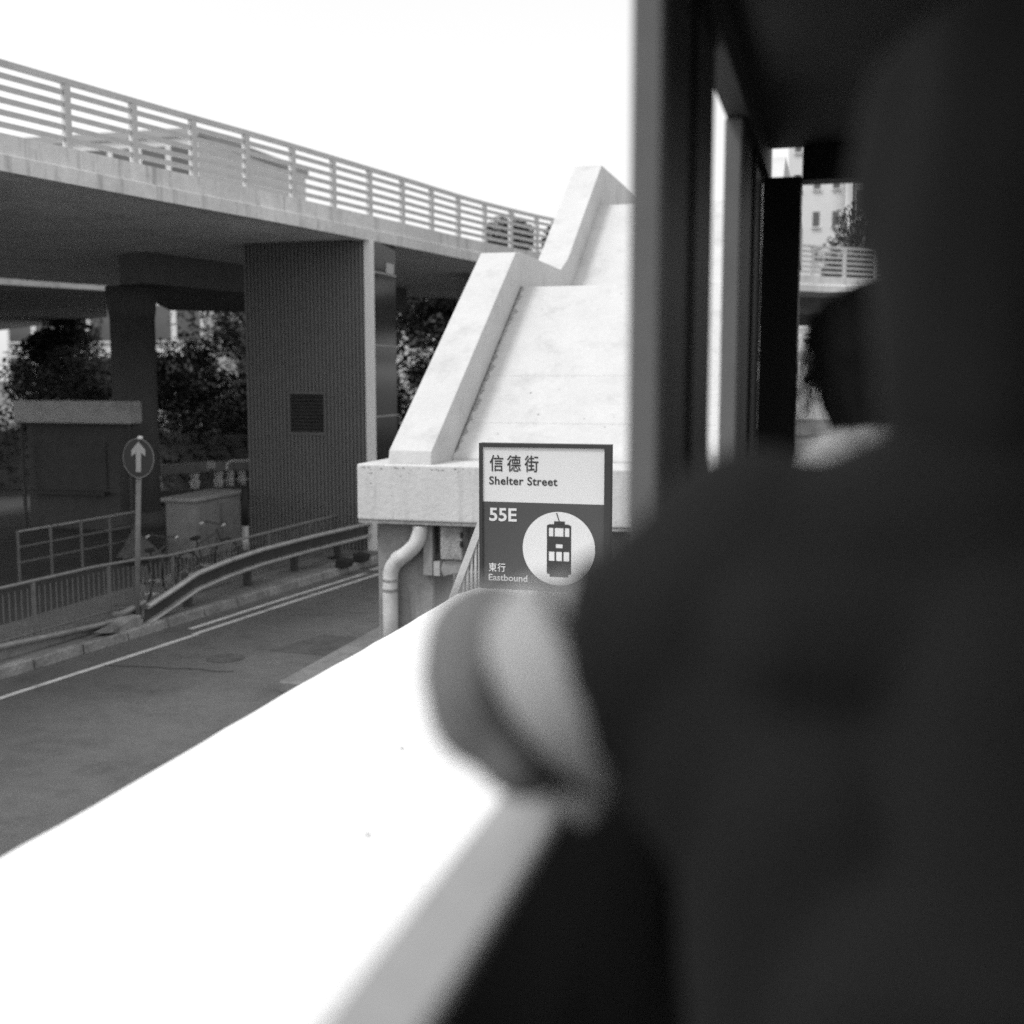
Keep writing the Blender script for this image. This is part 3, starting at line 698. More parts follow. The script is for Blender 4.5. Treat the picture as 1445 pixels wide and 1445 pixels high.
plz = mesh('plaza', [(-11.9,-6,.114),(-11.9,44,.114),(-90,44,.114),(-90,-6,.114)], [(0,1,2,3)], 'plaza'); tag(plz, kind='structure')
a = P(297,656,y=29.5); o = MB().box(a.x-.11,a.x+.11,29.5,29.58,a.z-.1,a.z+.1).build('panel', 'reflect'); 
t = thing('notice_board', (a.x, 29.55, .11), 'small square pale notice on a thin post above the balustrade', 'notice board'); attach(o, t)
MB().tube([(a.x,29.54,.11),(a.x,29.54,a.z-.102)], .03, 8).build('post', 'steeld', t)
a, b = P(321,655,y=29), P(352,650,y=29)
t = thing('curved_handrail', (a.x, 29, .11), 'bright curved metal handrail just left of the ribbed pier', 'handrail')
MB().tube(smoothpath([a-Vector((.02,0,.15)), a, a.lerp(b,.25)+Vector((0,0,.06)), b, b+Vector((1.2,0,.05))], 4), .03, 8).build('rail', 'lamp', t)
for f_ in (.3, 1.6): q = a.lerp(b, f_); MB().tube([(q.x,29,.11),(q.x,29,q.z)], .022, 8).build('post', 'steeld', t)

# ------------------------------------------------------------------ vehicles
def car(name, label, paint, L_=4.4, W_=1.75, H_=1.45, van=False, cat='car'):
    t = thing(name, (0,0,0), label, cat, 'parked vehicles' if not van else None)
    if van: sec = [(-L_/2,.35),(-L_/2,H_*.96),(-L_/2+.15,H_),(L_*.26,H_),(L_*.40,H_*.62),(L_*.49,H_*.5),(L_/2,.38)]
    else: sec = [(-L_/2,.38),(-L_/2+.02,.85),(-L_*.40,.93),(-L_*.28,H_*.97),(-L_*.05,H_),(L_*.12,H_*.97),(L_*.27,.96),(L_*.46,.82),(L_/2,.65),(L_/2,.32)]
    bm = MB(); k = len(sec)
    for xx, sh in ((-W_/2,1),(-W_/2+.05,0),(W_/2-.05,0),(W_/2,1)):
        for (y_, z_) in sec:
            tuck = .16 if z_ > .97 else 0
            x_ = xx-math.copysign(tuck, xx) if sh else xx-math.copysign(tuck, xx)
            bm.v.append(Vector((x_, y_, z_-(.03 if sh else 0))))
    for s_ in range(3):
        for j_ in range(k): bm.f.append((s_*k+j_, s_*k+(j_+1)%k, (s_+1)*k+(j_+1)%k, (s_+1)*k+j_))
    bm.f += [tuple(range(k-1, -1, -1)), tuple(range(3*k, 4*k))]
    bm.build('body', paint, t, bevel=.02)
    if van:
        wsc = [(L_*.275,H_*.94),(L_*.395,H_*.66)]
        sp = [(-L_*.42,H_*.62,-L_*.15,H_*.9),(-L_*.12,H_*.62,.08*L_,H_*.9),(.11*L_,H_*.62,L_*.25,H_*.88)]
    else:
        wsc = [(L_*.135,H_*.93),(L_*.25,1.0)]; sp = [(-L_*.27,.98,-L_*.05,H_*.9),(-L_*.03,.98,L_*.12,H_*.9)]
    (ya,za),(yb,zb2) = wsc; nx = W_/2-.22
    MB().add([(-nx,ya,za),(nx,ya,za),(nx+.06,yb,zb2),(-nx-.06,yb,zb2),(-nx,ya+.03,za+.015),(nx,ya+.03,za+.015),(nx+.06,yb+.03,zb2+.015),(-nx-.06,yb+.03,zb2+.015)],[(0,3,2,1),(4,5,6,7),(0,1,5,4),(1,2,6,5),(2,3,7,6),(3,0,4,7)]).build('windscreen','carglass',t)
    for s_ in (-1,1):
        for (y0_,z0_,y1_,z1_) in sp:
            xx = s_*(W_/2-.155); MB().box(min(xx,xx+s_*.02),max(xx,xx+s_*.02),y0_,y1_,z0_,z1_).build('side_window','carglass',t)
        for yw in (-L_*.31, L_*.32):
            wh = MB().tube([(s_*(W_/2-.16),yw,.32),(s_*(W_/2+.015),yw,.32)], .32, 18).build('wheel','rubber',t)
            MB().tube([(s_*(W_/2+.005),yw,.32),(s_*(W_/2+.03),yw,.32)], .19, 14).build('hub','steel').parent = wh
        MB().box(s_*W_*.36-.14,s_*W_*.36+.14,L_/2-.04,L_/2+.02,.60 if not van else .62,.72 if not van else .80).build('headlight','lamp',t)
        MB().box(s_*W_*.38-.1,s_*W_*.38+.1,-L_/2-.02,-L_/2+.04,.66,.80).build('tail_light','steeld',t)
    box('bumper',-W_/2+.05,W_/2-.05,L_/2-.02,L_/2+.07,.34,.52,'rubber',t,bevel=.015); box('number_plate',-.26,.26,-L_/2-.03,-L_/2-.005,.48,.6,'reflect',t)
    return t
c1_ = car('parked_car', 'dark parked car deep under the flyover beyond the glazed pier side', 'carp')
c1_.location = (-16.4, 43.0, .11); c1_.rotation_euler = (0,0,math.radians(75))
v1 = car('white_van', 'white van on the far street seen through the front window', 'vanp', 4.8, 1.8, 2.0, True, 'van')
q = P(1139, 576, z=0); v1.location = (q.x-.35, q.y, 0); v1.rotation_euler = (0,0,math.radians(172))
v2 = copy_thing(v1, (-17.2, 62, 0), math.radians(20), 'white van far behind the trunks between pier and stair'); v2.location.z = .11
# handcart and rider hints on the far street
t = thing('handcart', (0,0,0), 'pale handcart with two wheels standing on the far street beside the passenger', 'handcart')
q = P(1168, 592, z=0); s_ = q.y
MB().box(q.x-.35,q.x+.35,s_-.5,s_+.5,.55,.62).build('bed','cladwhite',t); MB().bar((q.x-.3,s_-.5,.62),(q.x-.75,s_-.6,1.15),.05,.05).build('handle','cladwhite',t)
MB().bar((q.x+.2,s_,.62),(q.x+.2,s_,1.5),.35,.3).build('load','cladwhite',t)
for sx in (-.38,.38): MB().tube([(q.x+sx-.03,s_,.3),(q.x+sx+.03,s_,.3)],.3,16).build('wheel','rubber',t)

# ------------------------------------------------------------------ truss footbridge far down the street
t = thing('truss_footbridge', (0, 74, 0), 'distant white truss footbridge crossing the street below the flyover', 'footbridge')
ya = 72; zt_, zb_ = P(1150,463,y=ya).z, P(1150,497,y=ya).z
box('top_chord', -14, 18, ya, ya+.3, zt_-.32, zt_, 'white', t); box('top_chord', -14, 18, ya, ya+.28, zt_-.62, zt_-.46, 'white', t)
box('deck', -14, 18, ya-.2, ya+3, zb_-.5, zb_, 'facade2', t)
for i in range(16):
    x0 = -14+i*2; MB().bar((x0,ya+.1,zb_),(x0+1,ya+.1,zt_-.6),.14,.14).build('strut','white',t); MB().bar((x0+1,ya+.1,zt_-.6),(x0+2,ya+.1,zb_),.14,.14).build('strut','white',t)
box('roof', -14, 18, ya-.3, ya+3.2, zt_+.5, zt_+.6, 'facade2', t)
for x_ in (-12,-3.4,16): box('column', x_, x_+.6, ya+1, ya+1.8, -.02, zb_-.505, 'facade2', t)
# ------------------------------------------------------------------ buildings
def building(name, x0, x1, y0, y1, zt, m_, label, cols, rows, wz=2.0, fl=3.0, base=2.0, wf=.55, side=None):
    t = thing(name, ((x0+x1)/2, y0, 0), label, 'building')
    box('wall', x0, x1, y0, y1, -.02, zt, m_, t); box('roof', x0-.2, x1+.2, y0-.2, y1+.2, zt+.003, zt+.6, 'facade2', t)
    dx = (x1-x0)/cols; first = None
    for i in range(cols):
        for j_ in range(rows):
            cx_, cz_ = x0+(i+.5)*dx, base+(j_+.5)*fl
            if cz_+wz/2 > zt: continue
            if first is None: 
                first = MB().box(cx_-dx*wf/2, cx_+dx*wf/2, y0-.03, y0+.05, cz_-wz/2, cz_+wz/2).build('window', 'pane', t); f0 = (cx_, cz_)
                sill = MB().box(cx_-dx*wf/2-.1, cx_+dx*wf/2+.1, y0-.2, y0-.033, cz_-wz/2-.12, cz_-wz/2).build('sill', 'facade'); sill.parent = first
            else:
                o_ = share(first, 'window', t, (cx_-f0[0], 0, cz_-f0[1]))
                s2 = sill.copy(); C.objects.link(s2); s2.parent = o_
    return t
building('apartment_block', -4.6, .35, 108, 124, 62, 'facade', 'pale tower block with sparse windows, left in the front window', 3, 18, 1.3, 3.2, 3, .35)
building('apartment_block', 1.2, 14, 116, 134, 58, 'facade', 'pale tower block with close window grid behind the tree in front window', 9, 17, 1.7, 3.1, 3, .6)
building('office_block', -62, -45, 78, 96, 21, 'facade', 'white office block with wide windows at far left behind the pier', 7, 5, 2.6, 3.8, 2, .8)
building('office_block', -44, -30, 92, 110, 12, 'facade', 'low grey building behind the trees left of the ribbed pier', 6, 3, 1.6, 3.2, 2, .6)
# ------------------------------------------------------------------ trees
def tree(x, y, h, r, label, nl=5200, m_='leaf', cz0=.5, ls=.17, lean=(0,0), base=.11, squash=.8, cat='tree'):
    t = thing('tree', (x, y, base), label, cat, 'street trees')
    tr = MB(); top = Vector((x+lean[0], y+lean[1], base+h*.72))
    bp = Vector((x, y, base)); midp = bp.lerp(top, .5)+Vector((random.uniform(-.2,.2), random.uniform(-.2,.2), 0))
    tr.tube([bp, bp.lerp(midp,.5), midp, top], [.06+h*.022, .05+h*.017, .04+h*.012, .04], 8); tips = []
    for i in range(9):
        s = bp.lerp(top, random.uniform(.35,.85)); a_ = i*2.4+random.random(); e = s+Vector((math.cos(a_)*r*random.uniform(.5,.8), math.sin(a_)*r*random.uniform(.5,.8), h*random.uniform(.05,.25)))
        mm = s.lerp(e,.5)+Vector((0,0,h*.03)); tr.tube([s, mm, e], [.035+h*.005,.03+h*.002,.015], 6); tips.append(e)
    tr.build('trunk', 'bark', t, True)
    cen = [Vector((x+lean[0], y+lean[1], base+h*(cz0+(1-cz0)/2)))]
    lumps = []
    for i in range(16):
        d = Vector((random.gauss(0,1), random.gauss(0,1), random.gauss(0,1))).normalized(); q_ = random.uniform(.35,.95)
        lumps.append((cen[0]+Vector((d.x*r*q_, d.y*r*q_, d.z*h*(1-cz0)/2*q_)), r*random.uniform(.25,.48)))
    vs, fs = [], []
    for i in range(nl):
        c_, rr_ = lumps[i % len(lumps)]; d = Vector((random.gauss(0,1), random.gauss(0,1), random.gauss(0,1))).normalized()
        p = c_+Vector((d.x, d.y, d.z*squash))*rr_*(random.random()**.4); a_ = Vector((random.uniform(-1,1), random.uniform(-1,1), random.uniform(-.6,.6))).normalized(); b_ = a_.cross(Vector((random.random(), random.random(), 1))).normalized()
        s_ = ls*random.uniform(.6,1.3); k_ = len(vs); vs += [p-a_*s_, p+b_*s_*.45, p+a_*s_, p-b_*s_*.45]; fs.append((k_, k_+1, k_+2, k_+3))
    mesh('crown', vs, fs, m_, t); return t
kinds = [tree(-21.5, 44, 6.6, 3.6, 'leafy tree right of the round pier, pale sky showing through its crown', 8000, cz0=.08, ls=.16),
 tree(-17.6, 46, 7.2, 3.2, 'leafy tree close against the left edge of the ribbed pier', 8000, cz0=.08, ls=.15, lean=(-.8,0)),
 tree(-14.2, 45, 9.5, 3.2, 'slender tree beside the glazed side of the pier', 9500, cz0=.36, ls=.17, lean=(.5,0))]
for k_, x, y, rz, sc_, lb in ((0,-27,50,1.3,1.1,'tall leafy tree behind the round pier'),(1,-25,42,2.2,.85,'lower bushy tree beside the round pier'),(0,-37,52,4,1.1,'spreading tree at the far left beyond the kiosk'),
  (1,-31,43,5,.8,'low bushy tree above the kiosk roof'),
  (2,-11.6,49,1.2,1.1,'dark tree behind the white stair parapet'),(2,-13.4,55,3.0,1.2,'dark broad tree filling the gap between pier and stair'),(2,-10.4,58,4.4,1.15,'farthest dark tree in the gap left of the stair'),(2,-16.8,57,5.4,1.2,'dark tree far behind the glazed side of the pier'),(2,-9.5,47,2.0,.95,'dark tree hidden mostly by the stair, nearest of those behind it')):
    copy_thing(kinds[k_], (x, y, .11), rz, lb, (sc_, sc_, sc_))
def hedge(name, x0, x1, y0, y1, zt, n_, label):
    vs, fs = [], []
    for i in range(n_):
        p = Vector((random.uniform(x0,x1), random.uniform(y0,y1), .11+(zt-.11)*(random.random()**.7)*(.8+.25*noise.noise(Vector((i*.0,random.random()*3,0)))))); a_ = Vector((random.uniform(-1,1), random.uniform(-1,1), random.uniform(-.6,.6))).normalized(); b_ = a_.cross(Vector((random.random(), random.random(), 1))).normalized()
        s_ = .13*random.uniform(.6,1.3); k_ = len(vs); vs += [p-a_*s_, p+b_*s_*.45, p+a_*s_, p-b_*s_*.45]; fs.append((k_, k_+1, k_+2, k_+3))
    t_ = thing(name, ((x0+x1)/2, y0, .11), label, 'shrub'); mesh('foliage', vs, fs, 'leaf', t_)
    MB().box(x0+.3, x1-.3, y0+.4, y1-.4, .11, zt*.6).build('planting_box', 'darkconc', t_)
tree(-19.6, 40, 9.6, 2.8, 'tall sparse tree with bare forking limbs just right of the round pier', 1500, cz0=.3, ls=.15)
tree(-24.5, 46, 10.5, 3.4, 'tall sparse tree standing behind the round pier, high open crown', 2300, cz0=.4, ls=.15)
hedge('shrub_bed', -44, -27.5, 31, 34, 2.6, 9000, 'dark shrub bed behind the kiosk at far left')
hedge('shrub_bed', -27, -15.6, 32.2, 34.6, 3.3, 8000, 'tall dark shrub bed between the round pier and the ribbed pier')
hedge('shrub_bed', -18.8, -7.5, 44, 46, 2.0, 6000, 'low dark shrub bed under the trees behind the stair')
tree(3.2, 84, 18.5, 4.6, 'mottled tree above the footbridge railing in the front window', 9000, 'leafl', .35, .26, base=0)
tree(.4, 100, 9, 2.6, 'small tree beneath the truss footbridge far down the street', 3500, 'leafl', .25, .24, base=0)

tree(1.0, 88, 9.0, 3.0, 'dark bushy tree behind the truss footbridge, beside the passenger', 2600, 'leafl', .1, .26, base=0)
# ------------------------------------------------------------------ the tram we sit in
XI, XO = -.27, -.31; ZS = 3.37; ZH = 4.5; ZF = 2.62
t = thing('tram', (.7, 1.5, 0), 'dark upper deck interior of the tram, open side window and gap to the front window', 'tram')
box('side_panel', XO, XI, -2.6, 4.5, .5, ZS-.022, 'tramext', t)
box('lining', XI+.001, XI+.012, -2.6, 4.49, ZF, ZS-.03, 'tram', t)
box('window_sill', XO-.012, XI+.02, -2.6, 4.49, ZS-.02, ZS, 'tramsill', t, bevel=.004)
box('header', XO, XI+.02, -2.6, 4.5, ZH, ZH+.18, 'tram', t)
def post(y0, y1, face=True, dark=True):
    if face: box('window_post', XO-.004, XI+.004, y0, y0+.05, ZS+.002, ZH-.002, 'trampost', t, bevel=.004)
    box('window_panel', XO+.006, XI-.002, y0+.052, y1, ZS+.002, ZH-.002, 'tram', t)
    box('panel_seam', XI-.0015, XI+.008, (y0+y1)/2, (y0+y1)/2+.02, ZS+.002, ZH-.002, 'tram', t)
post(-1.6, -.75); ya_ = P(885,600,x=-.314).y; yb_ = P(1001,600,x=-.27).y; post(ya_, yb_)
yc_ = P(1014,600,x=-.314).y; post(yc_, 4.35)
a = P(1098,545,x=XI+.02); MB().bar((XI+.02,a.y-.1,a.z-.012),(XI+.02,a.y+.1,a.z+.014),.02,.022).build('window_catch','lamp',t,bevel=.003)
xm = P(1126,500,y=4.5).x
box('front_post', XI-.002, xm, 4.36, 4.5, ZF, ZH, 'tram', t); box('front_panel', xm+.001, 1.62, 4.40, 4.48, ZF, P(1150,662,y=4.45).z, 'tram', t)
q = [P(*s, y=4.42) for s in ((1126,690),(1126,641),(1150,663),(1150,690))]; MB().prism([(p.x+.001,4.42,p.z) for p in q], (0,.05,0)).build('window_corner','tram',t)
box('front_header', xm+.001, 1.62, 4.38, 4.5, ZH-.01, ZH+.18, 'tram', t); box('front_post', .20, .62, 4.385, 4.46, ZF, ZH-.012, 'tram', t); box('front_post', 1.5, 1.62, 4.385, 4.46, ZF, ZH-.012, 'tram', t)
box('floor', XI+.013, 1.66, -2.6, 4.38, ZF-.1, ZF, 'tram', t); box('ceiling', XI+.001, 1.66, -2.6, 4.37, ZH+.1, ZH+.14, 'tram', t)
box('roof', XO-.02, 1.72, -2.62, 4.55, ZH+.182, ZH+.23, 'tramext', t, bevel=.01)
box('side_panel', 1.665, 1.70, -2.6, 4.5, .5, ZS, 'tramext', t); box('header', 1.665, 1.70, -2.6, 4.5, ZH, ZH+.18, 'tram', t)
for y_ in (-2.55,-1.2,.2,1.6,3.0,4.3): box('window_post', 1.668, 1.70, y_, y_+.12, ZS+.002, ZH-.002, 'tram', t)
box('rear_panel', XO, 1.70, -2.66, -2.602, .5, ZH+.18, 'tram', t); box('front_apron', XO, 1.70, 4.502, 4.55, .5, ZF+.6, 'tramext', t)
MB().tube([(.62,-2.5,4.38),(.62,4.3,4.38)], .016, 8).build('grab_rail', 'steel', t)
def chair_(x, y, label):
    s_ = thing('passenger_chair', (x, y, ZF), label, 'chair', 'seats on the upper deck')
    MB().box(x-.21,x+.21,y-.2,y+.2,3.0,3.05).build('seat','seat',s_,bevel=.015,seg=2)
    MB().box(x-.21,x+.21,y-.25,y-.21,3.08,3.48).build('backrest','seat',s_,bevel=.015,seg=2)
    for dx in (-.17,.17):
        MB().tube([(x+dx,y-.23,ZF),(x+dx,y-.23,3.1)],.013,8).build('leg','seat',s_); MB().tube([(x+dx,y+.17,ZF),(x+dx,y+.17,3.0)],.013,8).build('leg','seat',s_)
    return s_
chair_(.15, .74, 'dark seat under the black shirted passenger nearest the camera'); chair_(.1, 2.06, 'dark seat under the passenger in the pale blouse')

# ------------------------------------------------------------------ people: capsules merged into one surface by a voxel remesh
def capsules(segs):
    bm = MB()
    for a, b, ra, rb in segs:
        a, b = Vector(a), Vector(b); d = (b-a); L_ = d.length; d.normalize(); N_ = 6; path = []; rs = []
        for i in range(N_+1):
            q_ = math.pi/2*(1-i/N_); path.append(a-d*ra*math.sin(q_)); rs.append(max(ra*math.cos(q_), .0008))
        for i in range(N_+1):
            q_ = math.pi/2*i/N_; path.append(b+d*rb*math.sin(q_)); rs.append(max(rb*math.cos(q_), .0008))
        k = 14; ref = Vector((0,0,1)) if abs(d.z) < .9 else Vector((0,1,0)); u_ = d.cross(ref).normalized(); v_ = d.cross(u_); base = len(bm.v)
        for p, r in zip(path, rs):
            for j_ in range(k): w_ = 2*math.pi*j_/k; bm.v.append(p+(u_*math.cos(w_)+v_*math.sin(w_))*r)
        n_ = len(path)
        for i in range(n_-1):
            for j_ in range(k): x_ = base+i*k+j_; y_ = base+i*k+(j_+1)%k; bm.f.append((x_, y_, y_+k, x_+k))
        bm.f += [tuple(base+k-1-j_ for j_ in range(k)), tuple(base+(n_-1)*k+j_ for j_ in range(k))]
    return bm
def remesh(bm, name, m_, parent, vox=.007, sm=6, disp=0):
    o = bm.build(name+'_raw', m_); md = o.modifiers.new('r', 'REMESH'); md.mode = 'VOXEL'; md.voxel_size = vox
    s_ = o.modifiers.new('s', 'SMOOTH'); s_.iterations = sm; s_.factor = .5
    bpy.context.view_layer.update(); me = bpy.data.meshes.new_from_object(o.evaluated_get(bpy.context.evaluated_depsgraph_get()))
    bpy.data.objects.remove(o)
    if disp:
        for v in me.vertices: v.co += v.normal*disp*noise.noise(Vector((v.co.x*18, v.co.y*18, v.co.z*5)))
    me.polygons.foreach_set('use_smooth', [True]*len(me.polygons)); me.name = name
    o = bpy.data.objects.new(name, me); C.objects.link(o); attach(o, parent); return o
def head(bm, c, rz):
    """skull, brow, nose, lips, chin and ears, turned by rz about z (0 looks along +Y)"""
    R = Matrix.Rotation(rz, 3, 'Z'); N_, K_ = 18, 24; base = len(bm.v)
    for i in range(N_+1):
        th = math.pi*i/N_
        for j_ in range(K_):
            ph = 2*math.pi*j_/K_; x, y_, z = math.sin(th)*math.cos(ph), math.sin(th)*math.sin(ph), math.cos(th)
            q_ = Vector((x*.076*(1-.22*max(0,-z)), y_*.095*(1-.12*max(0,-z)), z*.118))
            if y_ > .75 and abs(z) < .5: q_.y -= .006
            if y_ > .6 and -.25 < z < .3 and .2 < abs(x) < .6: q_.y -= .008
            bm.v.append(R@q_+Vector(c))
    for i in range(N_):
        for j_ in range(K_): a_ = base+i*K_+j_; b_ = base+i*K_+(j_+1)%K_; bm.f.append((a_, a_+K_, b_+K_, b_))
    def L(p): return R@Vector(p)+Vector(c)
    ex = capsules([(L((0,.088,.015)), L((0,.108,-.022)), .008, .012), (L((-.03,.080,.03)), L((.03,.080,.03)), .011, .011),
        (L((-.018,.088,-.05)), L((.018,.088,-.05)), .008, .008), (L((-.016,.086,-.062)), L((.016,.086,-.062)), .009, .009), (L((0,.07,-.095)), L((0,.074,-.09)), .022, .02),
        (L((-.077,0,.01)), L((-.077,-.006,-.022)), .014, .009), (L((.077,0,.01)), L((.077,-.006,-.022)), .014, .009)])
    n_ = len(bm.v); bm.v += ex.v; bm.f += [tuple(i+n_ for i in f) for f in ex.f]
def hand_segs(wr, d, side, palm_n, curl=.5, sc_=1.0):
    """palm and five bent fingers; d points along the hand, side towards the thumb"""
    d = Vector(d).normalized(); side = Vector(side).normalized(); pn = Vector(palm_n).normalized(); segs = []; wr = Vector(wr)
    for k in range(4):
        off = side*(.030-.020*k)*sc_; kn = wr+d*(.085-.004*abs(k-1))*sc_+off
        segs.append((wr+off*.55, kn, .014*sc_, .011*sc_)); L_ = (.040,.045,.042,.032)[k]*sc_; dd = d.copy(); p = kn
        for j_, f_ in enumerate((1, .7, .55)):
            dd = (dd+pn*curl*(.35+.2*j_)).normalized(); q_ = p+dd*L_*f_; segs.append((p, q_, (.0098-.001*j_)*sc_, (.0090-.001*j_)*sc_)); p = q_
    tb = wr+side*.026*sc_+d*.018*sc_; t1 = tb+(d*.6+side*.8+pn*.2).normalized()*.042*sc_; t2 = t1+(d*.85+side*.35+pn*.4).normalized()*.03*sc_; t3 = t2+(d*.9+side*.1+pn*.5).normalized()*.024*sc_
    segs += [(tb, t1, .014*sc_, .012*sc_), (t1, t2, .0115*sc_, .010*sc_), (t2, t3, .010*sc_, .008*sc_)]
    return segs
# ---- near passenger
hc_ = P(1452, 300, d=.83)
t = thing('person', (.15, .74, ZF), 'blurred passenger in black shirt nearest the camera, elbow out of the window', 'person')
SH = Vector((-.05,.84,3.675)); EL = P(698,955,d=.90); WR = Vector((-.285,1.15,3.42)); 
SR = Vector((.31,.82,3.64)); ER = Vector((.37,.86,3.36)); WRr = Vector((.26,1.06,3.24))
NB = Vector((.13,.83,3.69)); PV = Vector((.15,.72,3.13))
body = capsules([(PV+Vector((-.06,0,0)), PV+Vector((.06,0,0)), .12,.12), (PV, (.145,.75,3.38), .13,.12), ((.145,.75,3.38),(.14,.79,3.56),.13,.12),
  ((.0,.81,3.62),(.27,.81,3.62),.07,.07), (NB-Vector((0,0,.04)), hc_-Vector((0,.01,.07)), .058,.052),
  (SH, EL, .052,.043), (EL, WR, .043,.027), (SR, ER, .05,.04), (ER, WRr, .04,.026),
  ((.06,.76,3.13),(.05,1.16,3.15),.085,.06), ((.05,1.16,3.15),(.05,1.2,2.72),.055,.038), ((.05,1.18,2.68),(.05,1.34,2.66),.036,.03),
  ((.24,.76,3.13),(.25,1.16,3.15),.085,.06), ((.25,1.16,3.15),(.25,1.2,2.72),.055,.038), ((.25,1.18,2.68),(.25,1.34,2.66),.036,.03)]
  + hand_segs(WR, (.05,1,-.12), (1,0,.1), (0,0,-1), .25) + hand_segs(WRr, (-.3,1,-.2), (-1,-.2,0), (0,0,-1), .4))
head(body, hc_, math.radians(8)); remesh(body, 'body', 'skin', t, .0075, 3)
sh = (EL-SH); OPN = P(832, 960, d=.865); MID = P(945, 918, d=.855)
shirt = capsules([((.15,.73,3.12),(.15,.75,3.38),.15,.145), ((.08,.75,3.4),(.22,.75,3.4),.13,.13), ((.145,.76,3.38),(.14,.79,3.58),.145,.125), ((-.01,.81,3.625),(.28,.81,3.625),.085,.085),
  (SH, SH.lerp(MID,.5), .078,.074), ((-.03,.83,3.655),(.16,.83,3.72),.08,.085), (SR, SR.lerp(ER,.6), .075,.078), (NB-Vector((0,0,.06)), NB-Vector((0,0,.02)), .075,.07)])
ax = (P(697,966,d=.890)-OPN).normalized(); shirt.tube([SH, MID, OPN-ax*.02, OPN-ax*.003], [.07,.085,.088,.088], 20)
shirt.v += []; sx_ = capsules([((.03,.77,3.25),(.0,.79,3.5),.11,.10), ((.0,.80,3.5), MID-Vector((0,0,.02)), .10, .085)]); n_ = len(shirt.v); shirt.v += sx_.v; shirt.f += [tuple(i+n_ for i in f) for f in sx_.f]
remesh(shirt, 'shirt', 'shirt', t, .010, 4, .006)
# pale cuff ring at the sleeve opening, grey undersleeve over the elbow with a crease between
ax = (OPN-SH).normalized()
def ringmesh(c_, ax_, R, r, flat, name, m_):
    ax_ = ax_.normalized(); u_ = ax_.cross(Vector((0,0,1))).normalized(); v_ = u_.cross(ax_).normalized(); bm = MB(); N_, K_ = 40, 12
    for i in range(N_):
        a_ = 2*math.pi*i/N_; rad = u_*math.cos(a_)+v_*math.sin(a_); cc_ = c_+(u_*math.cos(a_)*R*.85+v_*math.sin(a_)*R)
        for j_ in range(K_): b_ = 2*math.pi*j_/K_; bm.v.append(cc_+rad*r*math.cos(b_)+ax_*r*flat*math.sin(b_))
    for i in range(N_):
        for j_ in range(K_): bm.f.append((i*K_+j_, ((i+1)%N_)*K_+j_, ((i+1)%N_)*K_+(j_+1)%K_, i*K_+(j_+1)%K_))
    return bm.build(name, m_, t, True)
cf = MB().tube([OPN-ax*.02, OPN+ax*.004, OPN+ax*.026, OPN+ax*.042], [.084,.088,.085,.070], 24); cf.tube([OPN+ax*.012+Vector((0,0,-.07)), OPN+ax*.004+Vector((.012,.004,-.098))], [.024,.022], 12); remesh(cf, 'cuff', 'cuff', t, .006, 3, .003)
db = MB().tube([OPN+ax*.038, OPN+ax*.048, OPN+ax*.060], [.069,.069,.060], 24); remesh(db, 'crease_shade_ring', 'band', t, .006, 2)  # dark ring added here; the crease's shade is put into its colour
E1 = (OPN+ax*.05).lerp(EL, .35)
us = capsules([(OPN+ax*.01, EL, .046,.052), (E1+Vector((0,0,.010)), E1+Vector((0,0,-.035)), .038,.040), (EL+Vector((.0,0,.020)), EL+Vector((0,0,-.020)), .056,.054), (EL, EL.lerp(WR,.30), .058,.05), (EL.lerp(WR,.30), EL.lerp(WR,.85), .048,.034)]); remesh(us, 'undersleeve', 'sleeve', t, .007, 4, .005)
tr_ = capsules([((.08,.73,3.12),(.22,.73,3.12),.135,.135), ((.06,.76,3.13),(.05,1.16,3.15),.10,.078), ((.05,1.16,3.15),(.05,1.2,2.76),.075,.06), ((.24,.76,3.13),(.25,1.16,3.15),.10,.078), ((.25,1.16,3.15),(.25,1.2,2.76),.075,.06)])
remesh(tr_, 'trousers', 'trousers', t, .014, 3, .006)
for sx in (.05,.25): sh_ = capsules([((sx,1.17,2.665),(sx,1.36,2.655),.045,.038)]); remesh(sh_, 'shoe', 'rubber', t, .008, 3)
hb = capsules([(hc_+Vector((0,-.015,.035)), hc_+Vector((0,-.03,.02)), .122,.122), (hc_+Vector((0,-.045,0)), hc_+Vector((.0,-.06,-.13)), .115,.10), (hc_+Vector((-.05,-.03,-.02)), hc_+Vector((-.045,-.04,-.15)), .062,.05), (hc_+Vector((.05,-.03,-.02)), hc_+Vector((.045,-.04,-.15)), .062,.05), (hc_+Vector((0,-.06,-.12)), hc_+Vector((0,-.07,-.24)), .095,.075)])
hr = remesh(hb, 'hair', 'hair', t, .012, 3, .010)
for sx in (-.03,.03):
    p = Matrix.Rotation(math.radians(8),3,'Z')@Vector((sx,.080,.008))+hc_; MB().ball(p, .012, 10).build('eye','eye',t,True)
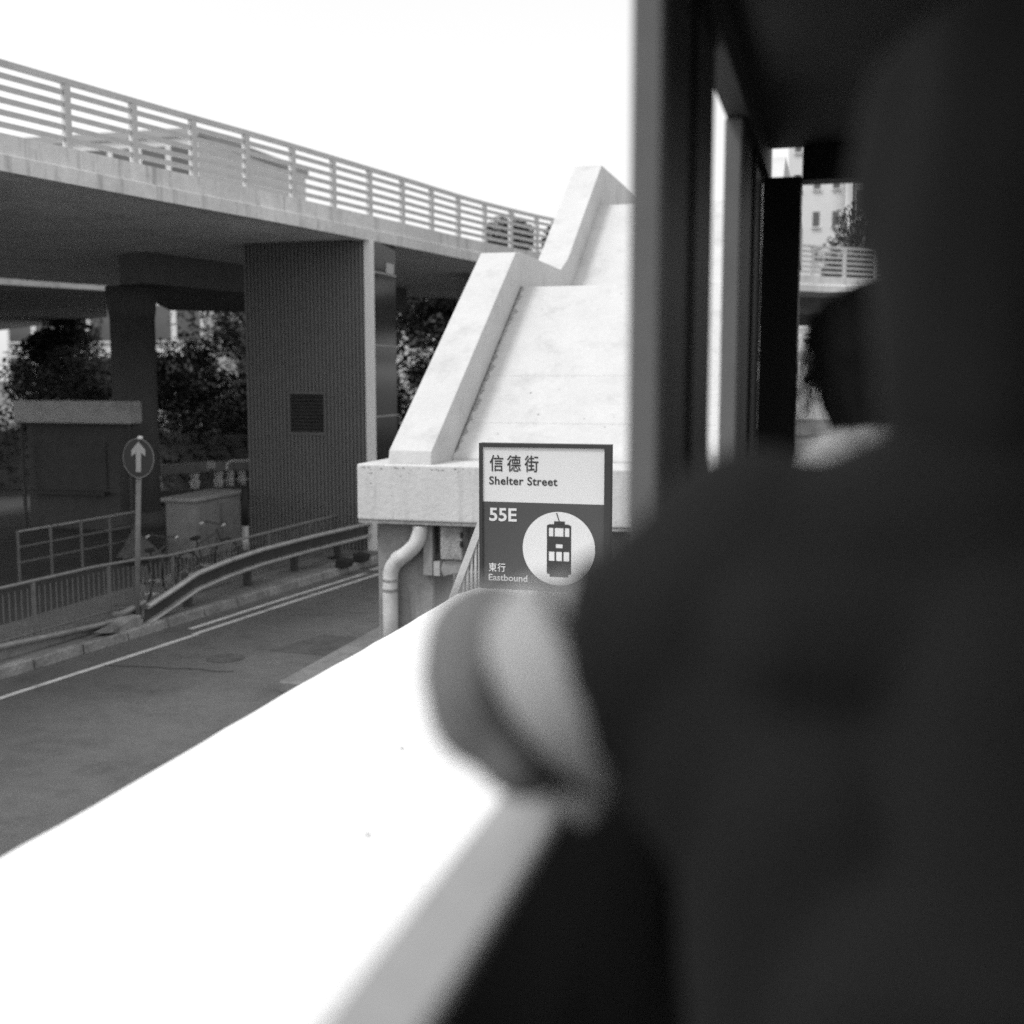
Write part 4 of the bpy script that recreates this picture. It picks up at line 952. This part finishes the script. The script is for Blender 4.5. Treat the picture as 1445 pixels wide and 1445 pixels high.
# ---- farther passenger
h2 = P(1226, 505, d=2.08); rz = math.radians(52)
t = thing('person', (.1, 2.06, ZF), 'long haired passenger in a pale patterned blouse silhouetted at the front window', 'person')
bx, by = .10, 2.08
R2 = Matrix.Rotation(math.radians(50), 3, 'Z')
def Q(x, y, z): v = R2@Vector((x, y, 0)); return Vector((bx+v.x, by+v.y, z))
SL2, SR2 = Q(-.16,0,3.63), Q(.16,0,3.63)
EL2, WL2 = Q(-.20,.04,3.33), Q(-.10,.26,3.22); ER2, WR2 = Q(.20,.04,3.33), Q(.10,.26,3.22)
body = capsules([(Q(-.05,0,3.12), Q(.05,0,3.12), .11,.11), (Q(0,0,3.12), Q(0,.01,3.36), .11,.095), (Q(0,.01,3.36), Q(0,0,3.54), .10,.10), (Q(-.12,0,3.58), Q(.12,0,3.58), .055,.055), (Q(0,0,3.6), h2-Vector((0,0,.07)), .048,.045),
 (SL2, EL2, .042,.034), (EL2, WL2, .034,.023), (SR2, ER2, .042,.034), (ER2, WR2, .034,.023),
 ((.03,2.1,3.12),(.02,2.5,3.13),.075,.055), ((.02,2.5,3.13),(.02,2.55,2.70),.05,.033), ((.02,2.54,2.665),(.02,2.68,2.655),.033,.026),
 ((.18,2.1,3.12),(.18,2.5,3.13),.075,.055), ((.18,2.5,3.13),(.18,2.55,2.70),.05,.033), ((.18,2.54,2.665),(.18,2.68,2.655),.033,.026)]
 + hand_segs(WL2, R2@Vector((.3,.9,-.2)), R2@Vector((1,0,0)), (0,0,-1), .35,.9) + hand_segs(WR2, R2@Vector((-.3,.9,-.2)), R2@Vector((-1,0,0)), (0,0,-1), .35,.9))
head(body, h2, rz); remesh(body, 'body', 'skin', t, .0075, 3)
bl = capsules([(Q(0,0,3.10), Q(0,.01,3.36), .135,.12), (Q(0,.01,3.36), Q(0,0,3.56), .125,.115), (Q(-.15,0,3.635), Q(.14,0,3.635), .080,.080), (SL2, EL2, .078,.085), (SR2, ER2, .078,.085), (Q(-.04,.05,3.58),Q(.0,.07,3.63),.07,.05), (Q(0,0,3.60), Q(0,.02,3.665), .085,.066), (P(1196,650,d=2.02), P(1206,628,d=2.04), .07,.045)])
remesh(bl, 'blouse', 'blouse', t, .010, 2, .018)
hb = capsules([(h2+Vector((.01,-.02,.03)), h2+Vector((.02,-.03,.02)), .108,.108), (h2+Vector((.02,-.03,0)), h2+Vector((.035,-.05,-.13)), .10,.085), (h2+Vector((-.03,-.05,0)), h2+Vector((-.01,-.06,-.14)), .06,.045), (h2+Vector((.04,-.05,-.12)), h2+Vector((.05,-.06,-.22)), .08,.06), (h2+Vector((-.035,.03,.05)), h2+Vector((-.045,.05,.0)), .06,.045), (h2+Vector((-.052,.0,.02)), h2+Vector((-.045,.0,-.075)), .038,.034), (h2+Vector((-.045,0,-.07)), h2+Vector((-.02,-.01,-.15)), .034,.03)])
hp2 = remesh(hb, 'hair', 'hair', t, .010, 3, .014)
st = MB()
for i in range(70):
    a_ = random.uniform(2.2, 5.2); p0_ = h2+Vector((math.cos(a_)*.10-.0, math.sin(a_)*.09, random.uniform(-.02,.09))); d_ = Vector((math.cos(a_)*.3, math.sin(a_)*.2, -1)); L_ = random.uniform(.08,.2)
    st.tube([p0_, p0_+d_*L_*.5+Vector((random.uniform(-.008,.008),0,0)), p0_+d_*L_+Vector((.02,0,0))], [.0016,.0014,.0006], 4)
st.build('loose_hair', 'hair', t)
tr_ = capsules([((.04,2.08,3.10),(.17,2.08,3.10),.125,.125), ((.03,2.1,3.12),(.02,2.5,3.13),.09,.07), ((.02,2.5,3.13),(.02,2.55,2.76),.066,.055), ((.18,2.1,3.12),(.18,2.5,3.13),.09,.07), ((.18,2.5,3.13),(.18,2.55,2.76),.066,.055)]); remesh(tr_, 'trousers', 'trousers', t, .014, 3, .006)
for sx in (.02,.18): remesh(capsules([((sx,2.53,2.665),(sx,2.70,2.655),.042,.034)]), 'shoe', 'rubber', t, .008, 3)
for sx in (-.03,.03): p = Matrix.Rotation(rz,3,'Z')@Vector((sx,.080,.008))+h2; MB().ball(p, .012, 10).build('eye','eye',t,True)
